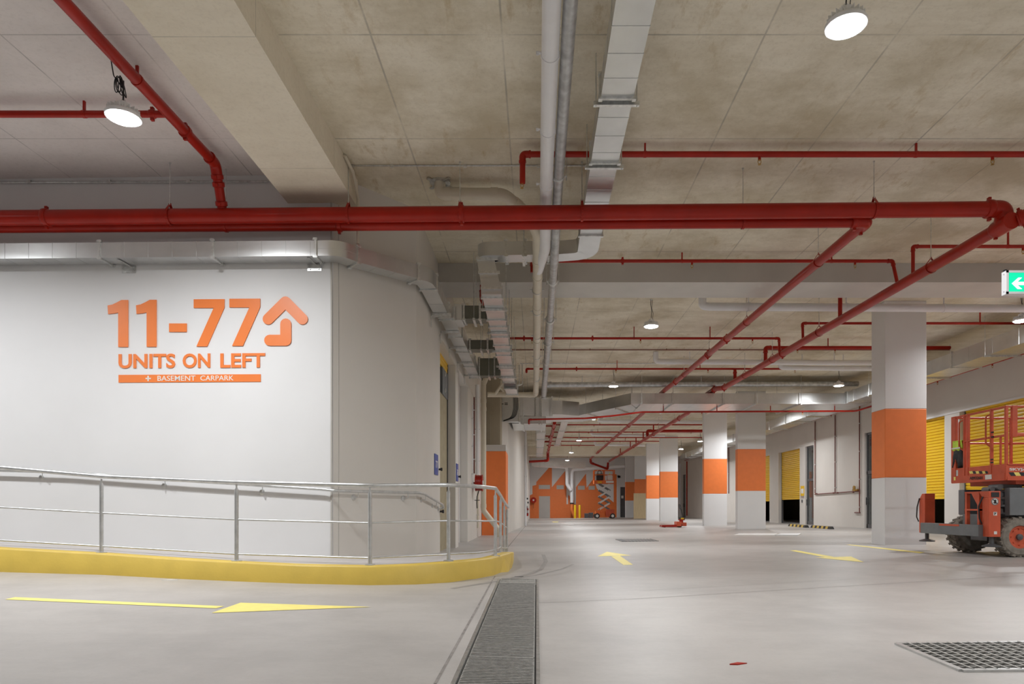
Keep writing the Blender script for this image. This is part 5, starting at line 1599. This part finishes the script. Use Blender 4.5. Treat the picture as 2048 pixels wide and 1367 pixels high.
for x, lab in ((3.44, 'left'), (3.86, 'right')):
    z = zf(x, 61)
    t = thing('bollard', lab + ' of the two yellow bollards before the orange wall', 'bollard', (x, 61, z), 'yellow bollards')
    build('post', MB().lathe([(0.10, -0.01), (0.10, 1.14), (0.08, 1.18), (0.0, 1.2)], (x, 61, z), seg=18), M['shutter'], t)
    build('base_plate', MB().box(x - 0.15, x + 0.15, 60.85, 61.15, z - 0.01, z + 0.015), M['shutter'], t, smooth=0)
t = thing('glass_door', 'far glazed door with pale jambs at the right end of the orange wall', 'door', fw(1244, 1034))
a, b = fw(1235, 1034).x, fw(1252, 1034).x
f = MB().box(a, a + 0.25, FW - 0.14, FW - 0.005, 0.0, 3.95).box(b - 0.1, b, FW - 0.14, FW - 0.005, 0.0, 3.95).box(a, b, FW - 0.14, FW - 0.005, 3.75, 3.95).box(a, b, FW - 0.1, FW - 0.005, 2.9, 3.75)
build('jamb', f, M['white'], t, smooth=0)
build('pane', MB().box(a + 0.25, b - 0.1, FW - 0.08, FW - 0.06, 0.1, 2.9), M['darkgrey'], t, smooth=0)
build('notice', MB().box(a + 0.34, a + 0.54, FW - 0.1, FW - 0.08, 1.85, 2.1), M['sticker'], t, smooth=0)
for i, (px0, px1, h, lab) in enumerate(((1169, 1177, 0.42, 'left'), (1178, 1186, 0.48, 'right'))):
    a = at(px0, 1034, 62); b = at(px1, 1034, 62); z = zf(a.x, 62)
    t = thing('crate', lab + ' dark crate on the floor left of the far scissor lift', 'crate', (a.x, 62, z), 'dark crates')
    build('box', MB().box(a.x, b.x, 61.8, 62.3, z - 0.01, z + h - 0.05), M['darkgrey'], t, smooth=0)
    build('lid', MB().box(a.x - 0.01, b.x + 0.01, 61.79, 62.31, z + h - 0.05, z + h), M['grey'], t, smooth=0)

# ================================================================== exit sign
t = thing('exit_sign', 'green hanging exit sign with a white arrow at the right edge', 'sign', (4.95, 6.83, 3.05))
x0, x1, y0, y1, z0, z1 = 4.68, 5.24, 6.8, 6.87, 3.055, 3.288
mb = MB().box(x0, x1, y0 + 0.004, y1, z0, z1)
for a, b, c, d in ((x0, x1, z0, z0 + 0.022), (x0, x1, z1 - 0.022, z1), (x0, x0 + 0.022, z0, z1), (x1 - 0.022, x1, z0, z1)):
    mb.box(a, b, y0 - 0.004, y0 + 0.004, c, d)
build('case', mb, M['pvc'], t, smooth=0)
build('screen', MB().box(x0 + 0.022, x1 - 0.022, y0 - 0.0005, y0 + 0.004, z0 + 0.022, z1 - 0.022), M['exit_green'], t, smooth=0)
def ex(px, py): p = at(px, py, y0 - 0.003); return (p.x, p.y, p.z)
A = lambda x, y: (1920 + x / 5.695, 380 + y / 5.695)
arrow = [(590, 1062), (665, 996), (706, 996), (654, 1044), (1010, 1044), (1010, 1080), (654, 1080), (708, 1125), (655, 1125)]
build('arrow', MB().prism([ex(*A(*q)) for q in arrow], (0, -0.001, 0)), M['exit_white'], t, smooth=0)
sc_ = MB()
for zz in (z0 + 0.03, z1 - 0.03):
    sc_.cyl((x0 - 0.002, 6.835, zz), (x0 + 0.004, 6.835, zz), 0.005, 8)
build('screw', sc_, M['darkgrey'], t)
build('hook', MB().box(x0 + 0.0, x0 + 0.02, 6.82, 6.85, z1, z1 + 0.018), M['black'], t, smooth=0)
build('wire', MB().cyl((5.1, 6.835, z1), (5.1, 6.835, CEIL - 0.002), 0.003, 6).cyl((5.2, 6.835, z1), (5.2, 6.835, CEIL - 0.002), 0.003, 6), M['galvd'], t)
# ================================================================== scissor lift at the right
LM = M['lift']
gz0 = zf(8.2, 12)
LF = thing('scissor_lift', 'orange red scissor lift with dusty tyres, parked by the nearest column', 'lift', (9.3, 12.2, gz0))
def wheel(x, y, face, r=0.34, w=0.28):
    c = Vector((x, y, gz0 + r))
    ax = Vector((0, face, 0))
    mb = MB()
    mb.lathe([(r * 0.58, -w * 0.5), (r * 0.86, -w * 0.5), (r * 0.95, -w * 0.42), (r * 0.97, -w * 0.2), (r * 0.97, w * 0.2), (r * 0.95, w * 0.42), (r * 0.86, w * 0.5), (r * 0.58, w * 0.5), (r * 0.56, w * 0.3), (r * 0.56, -w * 0.3)], c, axis=ax, seg=36)
    n = 20
    for k in range(n):                                   # chevron lugs
        for s in (-1, 1):
            a = 2 * math.pi * (k + (0.5 if s > 0 else 0)) / n
            e = Vector((math.cos(a), 0, math.sin(a))); tg = Vector((-math.sin(a), 0, math.cos(a)))
            p = c + e * r * 0.965 + ax * s * w * 0.04; q = c + e * r * 0.945 + ax * s * w * 0.5 + tg * 0.055
            mb.bar(p, q, 0.042, 0.035, up=e)
    tyre = build('tyre', mb, M['tyre'], LF)
    h = MB().lathe([(r * 0.57, w * 0.35), (r * 0.57, w * 0.42), (r * 0.45, w * 0.40), (r * 0.30, w * 0.22), (r * 0.30, w * 0.34), (0, w * 0.34)], c, axis=ax, seg=28)
    for k in range(8):
        a = 2 * math.pi * k / 8
        p = c + Vector((math.cos(a), 0, math.sin(a))) * r * 0.40 + ax * w * 0.33
        h.cyl(p, p + ax * 0.03, 0.012, 6)
    build('rim', h, LM, LF)
    build('hub', MB().lathe([(r * 0.16, w * 0.3), (r * 0.15, w * 0.48), (r * 0.06, w * 0.52), (0, w * 0.52)], c, axis=ax, seg=18), M['darkgrey'], LF)
for x in (8.17, 10.55):
    wheel(x, 11.66, -1); wheel(x, 12.93, 1)
build('axle', MB().cyl((8.17, 11.75, gz0 + .34), (8.17, 12.85, gz0 + .34), 0.06, 12).cyl((10.55, 11.75, gz0 + .34), (10.55, 12.85, gz0 + .34), 0.06, 12)
      .box(7.95, 8.4, 12.05, 12.5, gz0 + .25, gz0 + .45), M['darkgrey'], LF)
ch = MB().box(7.95, 11.0, 11.86, 12.74, gz0 + 0.36, gz0 + 0.72).box(8.6, 10.2, 11.6, 13.0, gz0 + 0.22, gz0 + 0.6)
build('chassis', ch, M['grey'], LF, smooth=0, bevel=0.01)
build('end_beam', MB().box(7.52, 7.63, 11.62, 13.38, 0.44, 0.64), M['grey'], LF, smooth=0, bevel=0.008)
build('beam_decal', MB().box(7.515, 7.52, 12.15, 12.75, 0.60, 0.635), LM, LF, smooth=0)
# outriggers
def outrigger(y0, y1, sgn):
    mb = MB().box(7.60, 7.80, y0, y1, 0.44, 1.10)
    mb.prism([(7.60, y0, 1.10), (7.60, y1, 1.10), (7.60, y1 + sgn * 0.10, 1.21), (7.60, y0, 1.21)], (0.20, 0, 0))
    o = build('outrigger', mb, LM, LF, smooth=0, bevel=0.006)
    build('ram', MB().cyl((7.70, (y0 + y1) / 2, 0.30), (7.70, (y0 + y1) / 2, 0.46), 0.035, 12).lathe([(0.14, 0.0), (0.14, 0.02), (0.05, 0.05)], (7.70, (y0 + y1) / 2, 0.27), seg=20), M['darkgrey'], o)
    build('ram_hose', MB().tube(bend([(7.59, y1 - 0.03, 1.12), (7.55, y1 + 0.02 * sgn, 0.95), (7.55, y1, 0.75), (7.59, y1, 0.66)], 0.1, 5), 0.012, 8), M['black'], o)
    return o
oa = outrigger(11.47, 11.64, 1)
ob = outrigger(13.36, 13.56, -1)
st = MB().lathe([(0.062, 0.0), (0.062, 0.002)], (7.70, 11.467, 1.035), axis=(0, -1, 0), seg=24)
dec = build('sticker', st, M['sticker'], oa, smooth=0)
dec['label'] = 'round white warning sticker with a barred hand'
bk = MB()
ring = [Vector((7.70 + 0.055 * math.cos(a), 11.4635, 1.035 + 0.055 * math.sin(a))) for a in [2 * math.pi * k / 24 for k in range(24)]]
bk.tube(ring, 0.004, 6, closed=True)
bk.box(7.685, 7.72, 11.461, 11.4648, 1.00, 1.045)
for k in range(4):
    bk.box(7.684 + 0.0095 * k, 7.691 + 0.0095 * k, 11.461, 11.4648, 1.04, 1.068 - 0.004 * abs(k - 1.5))
bk.bar((7.672, 11.4625, 1.02), (7.69, 11.4625, 1.005), 0.003, 0.009, up=(0, 0, 1)).bar((7.66, 11.460, 1.075), (7.74, 11.460, 0.995), 0.003, 0.009, up=(0, 0, 1))
build('pictogram', bk, M['black'], oa, smooth=0)
build('sticker', MB().box(7.675, 7.735, 11.466, 11.469, 0.80, 0.86), M['sticker'], oa, smooth=0)
build('pictogram', MB().bar((7.69, 11.465, 0.81), (7.72, 11.465, 0.85), 0.003, 0.012, up=(0, 0, 1)).box(7.685, 7.70, 11.4635, 11.4662, 0.835, 0.85), M['black'], oa, smooth=0)
build('sticker', MB().box(7.685, 7.735, 11.466, 11.469, 0.485, 0.535), M['sticker'], oa, smooth=0)
build('socket', MB().box(7.64, 7.77, 11.462, 11.47, 1.11, 1.19), M['black'], oa, smooth=0)
# ladder
ld = MB()
for y in (11.72, 12.06):
    ld.box(7.60, 7.66, y, y + 0.05, 0.62, 1.20)
ld.prism([(7.60, 11.77, 1.20), (7.60, 11.95, 1.20), (7.60, 11.77, 0.98)], (0.05, 0, 0))
for z in (0.88, 1.18):
    ld.box(7.595, 7.66, 11.72, 12.11, z, z + 0.03)
build('ladder', ld, LM, LF, smooth=0)
# scissor stack folded flat
for i, z in enumerate((0.80, 0.93, 1.06, 1.19)):
    mb = MB()
    for y in (11.80, 12.72):
        dz = 0.05 * (1 if i % 2 else -1)
        mb.bar((8.3, y, z + dz), (10.7, y, z - dz), 0.06, 0.10); mb.bar((8.3, y + 0.07, z - dz), (10.7, y + 0.07, z + dz), 0.06, 0.10)
    build('scissor_arm', mb, M['grey'], LF, smooth=0, bevel=0.012)
    for x, k in ((8.36, 1), (8.48, -1), (10.6, 1)):
        mb = MB().cyl((x, 11.72, z + 0.04 * k), (x, 12.95, z + 0.04 * k), 0.032, 14)
        mb.cyl((x, 11.66, z + 0.04 * k), (x, 11.76, z + 0.04 * k), 0.055, 14)
        build('pivot_tube', mb, M['grey'], LF)
for i, z in enumerate((0.84, 0.98, 1.12, 1.25)):
    mb = MB().bar((7.80, 11.82, z - 0.02), (8.02, 11.82, z + 0.055), 0.07, 0.06).cyl((7.83, 11.72, z), (7.83, 11.95, z), 0.042, 14).cyl((7.95, 11.70, z + 0.035), (7.95, 11.95, z + 0.035), 0.05, 14)
    mb.bar((8.0, 11.82, z + 0.05), (8.4, 11.84, z + 0.03), 0.06, 0.08)
    build('knuckle', mb, M['grey'], LF, smooth=40)
hz = MB()
for k in range(4):
    hz.tube(bend([(7.80 + 0.03 * k, 11.75, 1.26), (7.72 + 0.02 * k, 11.7, 1.12), (7.82, 11.72, 1.0), (7.75 + 0.02 * k, 11.7, 0.86), (7.9, 11.75, 0.78)], 0.1, 5), 0.012, 8)
build('hydraulic_hose', hz, M['black'], LF)
build('tray', MB().box(8.02, 10.6, 11.57, 11.70, 0.80, 1.27), M['grey'], LF, smooth=0, bevel=0.01)
build('tray', MB().box(8.02, 10.6, 12.80, 12.98, 0.80, 1.27), M['grey'], LF, smooth=0, bevel=0.01)
# platform
X0, X1, Y0, Y1 = 7.90, 11.1, 11.48, 12.95
PZ, TZ, HZ, MZ = 1.40, 1.67, 2.65, 2.15
pl = build('platform_deck', MB().box(X0, X1, Y0, Y1, PZ, PZ + 0.045).box(X0 + 0.25, X1 - 0.2, Y0 + 0.12, Y1 - 0.12, PZ - 0.07, PZ), LM, LF, smooth=0)
toe = MB()
toe.box(X0 - 0.012, X0 + 0.012, Y0, Y1, PZ, TZ).box(X0, X1, Y0 - 0.012, Y0 + 0.012, PZ, TZ).box(X0, X1, Y1 - 0.012, Y1 + 0.012, PZ, TZ).box(X1 - 0.012, X1 + 0.012, Y0, Y1, PZ, TZ)
toe.box(X0 - 0.028, X0, Y0, Y1, PZ - 0.01, PZ + 0.12).box(X0, X1, Y0 - 0.028, Y0, PZ - 0.01, PZ + 0.06)
toe.box(X0, X1, Y0 - 0.035, Y0, TZ - 0.02, TZ)
build('toe_board', toe, LM, LF, smooth=0)
def post(x, y, sx=0.045, sy=0.045, z0=PZ, z1=HZ):
    build('rail_post', MB().box(x - sx / 2, x + sx / 2, y - sy / 2, y + sy / 2, z0, z1), LM, LF, smooth=0, bevel=0.006)
post(X0, Y0); post(X0, Y1 - 0.05, 0.05, 0.14); post(X0, 12.59); post(X0, 12.49); post(X0, 11.85)
post(X0 + 0.13, Y0, 0.09, 0.05, MZ - 0.03); post(X0 + 0.0, 11.62, 0.03, 0.03, TZ, MZ)
for x in (9.0, 10.0, X1):
    post(x, Y0); post(x, Y1)
def rail(a, b, r=0.019):
    build('guard_rail', MB().cyl(a, b, r, 12), LM, LF)
for z in (HZ - 0.02, MZ):
    rail((X0, Y1, z), (X1, Y1, z)); rail((X0 + (0.1 if z < 2.2 else 0), Y0, z), (X1, Y0, z)); rail((X0, Y0, z), (X0, Y1, z)); rail((X1, Y0, z), (X1, Y1, z))
rail((X0 + 0.13, Y0, MZ + 0.02), (X1, Y0, MZ + 0.02), 0.022)
for y in (12.68, 11.93):
    pts = [(X0 - 0.03, y - 0.06, 2.57), (X0 - 0.06, y, 2.57), (X0 - 0.06, y + 0.02, 2.05), (X0 - 0.03, y - 0.06, 1.98)]
    pts = [(X0, y - 0.09, 2.55), (X0 - 0.05, y, 2.53), (X0 - 0.05, y, 2.05), (X0, y - 0.09, 1.97)]
    build('grab_handle', MB().tube(bend(pts, 0.09, 5), 0.014, 10), LM, LF, smooth=60)
lt = MB()
for y, z in ((11.83, 2.22), (11.83, 2.14), (11.84, 1.75), (11.84, 1.70)):
    lt.box(X0 - 0.04, X0 - 0.02, y - 0.07, y - 0.02, z, z + 0.025)
build('gate_latch', lt, M['black'], LF, smooth=0)
# decals on the platform
def endq(px, py, off):
    X = X0 - off; Y = X * FPX / (px - CX); return at(px, py, Y)
Z8 = lambda x, y: (1880 + x / 12.19, 920 + y / 12.19)
def end_decal(name, q, mat, off=0.031):
    return build(name, MB().prism([endq(*Z8(*p), off) for p in q], (-0.002, 0, 0)), mat, LF, smooth=0)
end_decal('sticker', [(302, 247), (440, 240), (440, 378), (305, 385)], M['sticker'], 0.013)
mb = MB()
for k in range(5):
    mb.prism([endq(*Z8(x, y), 0.016) for x, y in ((318, 268 + 22 * k), (425, 263 + 22 * k), (425, 268 + 22 * k), (318, 273 + 22 * k))], (-0.001, 0, 0))
build('sticker_print', mb, M['grey'], LF, smooth=0)
end_decal('sticker', [(1098, 357), (1258, 343), (1262, 455), (1103, 470)], M['sticker'])
end_decal('sticker', [(335, 405), (382, 403), (382, 487), (338, 490)], M['mark'])
for k, (a, b) in enumerate(((705, 790), (790, 860), (860, 940), (940, 1020), (1020, 1090), (1090, 1150))):
    end_decal('hazard_stripe', [(a, 268), (b, 258), (b + 30, 320), (a + 30, 330)], M['mark'] if k % 2 == 0 else M['black'], 0.013)
def endtxt(body, x0, x1, yb, yt, mat, off):
    mb = text_mb(MB(), body, endq(*Z8(x0, yb + 4), off), endq(*Z8(x1, yb - 6), off), endq(*Z8(x0, yt + 4), off), 0.002, bold=0.02)
    build('lettering', mb, mat, LF, smooth=0)
endtxt('AB932601', 722, 1040, 470, 395, M['black'], 0.031)
yf = Y0 - 0.0125
def fr_(px, py): return at(px, py, yf)
a = fr_(*Z8(1690, 270)); b = fr_(*Z8(2060, 270)); c = fr_(*Z8(1690, 185))
b = Vector((a.x + 0.46, a.y, a.z))
build('lettering', text_mb(MB(), 'SKYJACK', a, b, c, 0.003, bold=0.03), M['sticker'], LF, smooth=0)['label'] = 'white lettering'
build('swoosh', MB().prism([(a.x + 0.175, yf, a.z + 0.03), (a.x + 0.24, yf, c.z + 0.012), (a.x + 0.40, yf, c.z + 0.035), (a.x + 0.25, yf, c.z + 0.02)], (0, -0.003, 0)), M['sticker'], LF, smooth=0)
zb0, zb1 = PZ + 0.065, PZ + 0.125
for k in range(14):
    x = X0 + 0.03 + k * 0.085
    build('hazard_stripe', MB().prism([(x, yf, zb1), (x + 0.085, yf, zb1), (x + 0.125, yf, zb0), (x + 0.04, yf, zb0)], (0, -0.002, 0)), M['black'] if k % 2 == 0 else M['mark'], LF, smooth=0)

# jacket left on the end rail
vt = thing('jacket', 'dark jacket with a yellow green hi-vis yoke hung over the end rail of the lift', 'jacket', (X0, 12.75, 2.15))
def drape(z0, z1, dx, name, mat):
    vm = MB(); vs = []; n = 9; m_ = 6
    for j in range(n):
        y = 12.63 + 0.27 * j / (n - 1)
        for i in range(m_):
            z = z0 + (z1 - z0) * i / (m_ - 1)
            k = (2.17 - z) / 0.5
            vs.append((X0 + dx + 0.035 * k * math.sin(j * 1.3 + i * 0.6) + 0.03 * k, y + 0.02 * k * math.sin(i * 1.9 + j), z + 0.012 * math.sin(j * 1.7)))
    vm.add(vs, [(j * m_ + i, j * m_ + i + 1, (j + 1) * m_ + i + 1, (j + 1) * m_ + i) for j in range(n - 1) for i in range(m_ - 1)])
    o = build(name, vm, mat, vt, smooth=60)
    sd = o.modifiers.new('thick', 'SOLIDIFY'); sd.thickness = 0.012
    return o
for dx in (-0.04, 0.045):
    drape(2.0, 2.17, dx, 'yoke', M['hivis']); drape(1.68, 2.0, dx, 'body', M['black'])
build('fold', MB().box(X0 - 0.045, X0 + 0.05, 12.62, 12.90, 2.168, 2.185), M['hivis'], vt, smooth=0, bevel=0.008)
build('reflective_band', MB().box(X0 - 0.062, X0 - 0.056, 12.64, 12.89, 2.03, 2.055), M['sticker'], vt, smooth=0)

# ================================================================== far scissor lift, raised
FM = M['farlift']
yy = 58.0; fz0 = zf(5.7, yy)
FL = thing('scissor_lift', 'raised orange scissor lift in front of the far orange wall', 'lift', (5.75, yy, fz0))
for x in (5.1, 6.4):
    for y in (yy - 0.55, yy + 0.55):
        build('tyre', MB().cyl((x, y - 0.12, fz0 + 0.22), (x, y + 0.12, fz0 + 0.22), 0.22, 18), M['black'], FL)
        build('rim', MB().cyl((x, y - 0.13, fz0 + 0.22), (x, y + 0.13, fz0 + 0.22), 0.12, 14), M['sticker'], FL)
build('chassis', MB().box(5.0, 6.55, yy - 0.42, yy + 0.42, fz0 + 0.2, fz0 + 0.62).box(5.05, 5.75, yy - 0.6, yy - 0.42, fz0 + 0.18, fz0 + 0.55), FM, FL, smooth=0)
build('power_unit', MB().box(5.85, 6.55, yy - 0.62, yy - 0.42, fz0 + 0.15, fz0 + 0.78), M['lift'], FL, smooth=0)
build('ladder', MB().box(5.25, 5.30, yy - 0.64, yy - 0.60, fz0 + 0.4, fz0 + 1.05).box(5.65, 5.70, yy - 0.64, yy - 0.60, fz0 + 0.4, fz0 + 1.05).box(5.25, 5.70, yy - 0.64, yy - 0.60, fz0 + 1.0, fz0 + 1.05), FM, FL, smooth=0)
L0, L1 = fz0 + 0.75, 3.0
for i in range(4):
    za = L0 + (L1 - L0) * i / 4; zb_ = L0 + (L1 - L0) * (i + 1) / 4
    for k, (a, b) in enumerate((((5.30, za), (6.20, zb_)), ((6.20, za), (5.30, zb_)))):
        mb = MB()
        for y in (yy - 0.36 + 0.09 * k, yy + 0.36 - 0.09 * k):
            mb.bar((a[0], y, a[1]), (b[0], y, b[1]), 0.06, 0.13, up=(0, 0, 1))
        build('scissor_arm', mb, M['sticker'] if k == 0 else M['grey'], FL, smooth=0)
    for x in (5.30, 6.20):
        build('pivot_tube', MB().cyl((x, yy - 0.45, za), (x, yy + 0.45, za), 0.05, 10), M['grey'], FL)
build('platform_deck', MB().box(4.85, 6.6, yy - 0.5, yy + 0.5, L1, L1 + 0.28), FM, FL, smooth=0)
build('sign_panel', MB().box(5.85, 6.5, yy - 0.515, yy - 0.50, L1 + 0.06, L1 + 0.24), M['sticker'], FL, smooth=0)
build('sign_panel', MB().box(5.15, 5.5, yy - 0.515, yy - 0.50, L1 + 0.06, L1 + 0.18), M['shutter'], FL, smooth=0)
for x in (4.88, 5.72, 6.57):
    for y in (yy - 0.48, yy + 0.48):
        build('rail_post', MB().box(x - 0.04, x + 0.04, y - 0.03, y + 0.03, L1 + 0.28, 4.15), FM, FL, smooth=0)
for z in (3.75, 4.13):
    for y in (yy - 0.48, yy + 0.48):
        build('guard_rail', MB().box(4.85, 6.6, y - 0.025, y + 0.025, z - 0.025, z + 0.025), FM, FL, smooth=0)
t = thing('tool_bag', 'dark tool bag on the raised far lift platform, left side', 'bag', (5.35, yy, L1 + 0.28))
build('body', MB().box(5.05, 5.65, yy - 0.25, yy + 0.2, L1 + 0.283, L1 + 0.85), M['black'], t, smooth=0, bevel=0.06)
build('handle', MB().tube(bend([(5.2, yy, L1 + 0.83), (5.2, yy, L1 + 1.1), (5.5, yy, L1 + 1.1), (5.5, yy, L1 + 0.83)], 0.1, 4), 0.025, 8), M['black'], t)
for i, (xa, xb, lab) in enumerate(((5.35, 5.22, 'left'), (5.5, 5.56, 'right'))):
    tag(build('tube', MB().cyl((xa, yy + 0.3, L1 + 0.305), (xb, yy + 0.40, 4.2), 0.04, 10), M['cream']), lab + ' pale tube standing on the far lift platform', 'tube')
t = thing('control_box', 'pale control box and cloth at the right of the far lift platform', 'box', (6.15, yy, L1 + 0.28))
build('case', MB().box(6.0, 6.4, yy - 0.3, yy + 0.1, L1 + 0.283, L1 + 0.75), M['sticker'], t, smooth=0, bevel=0.03)
build('joystick', MB().cyl((6.2, yy - 0.1, L1 + 0.75), (6.22, yy - 0.1, L1 + 0.93), 0.03, 8), M['hivis'], t)

# ================================================================== pallet truck
Yp = 30.6; zp = zf(6.1, Yp)
PT = thing('pallet_truck', 'small red pallet truck with a tall handle near the fourth column', 'pallet truck', (6.1, Yp, zp))
xa, xb = xat(1320, Yp), xat(1374, Yp)
for y in (Yp - 0.26, Yp + 0.12):
    build('fork', MB().prism([(xa, y, zp + 0.05), (xa + 0.06, y, zp + 0.02), (xb - 0.5, y, zp + 0.02), (xb - 0.5, y, zp + 0.12), (xa + 0.05, y, zp + 0.10)], (0, 0.15, 0)), M['red'], PT, smooth=0)
    build('load_roller', MB().cyl((xa + 0.18, y + 0.03, zp + 0.04), (xa + 0.18, y + 0.12, zp + 0.04), 0.04, 12), M['black'], PT)
build('body', MB().box(xb - 0.52, xb - 0.30, Yp - 0.28, Yp + 0.28, zp + 0.05, zp + 0.26).box(xb - 0.30, xb - 0.04, Yp - 0.12, Yp + 0.14, zp + 0.06, zp + 0.22), LM, PT, smooth=0, bevel=0.02)
for y in (Yp - 0.2, Yp + 0.1):
    build('steer_wheel', MB().cyl((xb - 0.36, y, zp + 0.1), (xb - 0.36, y + 0.07, zp + 0.1), 0.1, 18), M['black'], PT)
build('pump', MB().cyl((xb - 0.26, Yp, zp + 0.2), (xb - 0.26, Yp, zp + 0.34), 0.09, 14).box(xb - 0.38, xb - 0.12, Yp - 0.1, Yp + 0.1, zp + 0.32, zp + 0.36), M['red'], PT)
build('pump_cover', MB().box(xb - 0.36, xb - 0.12, Yp - 0.1, Yp + 0.1, zp + 0.36, zp + 0.43), M['black'], PT, smooth=0)
build('pump_cover', MB().box(xb - 0.30, xb - 0.16, Yp - 0.105, Yp - 0.1, zp + 0.365, zp + 0.43), M['shutter'], PT, smooth=0)
hd = MB().cyl((xb - 0.18, Yp, zp + 0.42), (xb - 0.26, Yp, zp + 0.80), 0.018, 8)
build('handle', hd, M['black'], PT)
build('grip', MB().tube(bend([(xb - 0.26, Yp, zp + 0.8), (xb - 0.31, Yp - 0.14, zp + 0.86), (xb - 0.34, Yp - 0.14, zp + 1.02), (xb - 0.34, Yp + 0.14, zp + 1.02), (xb - 0.31, Yp + 0.14, zp + 0.86), (xb - 0.26, Yp, zp + 0.8)], 0.05, 3), 0.016, 8), M['black'], PT)
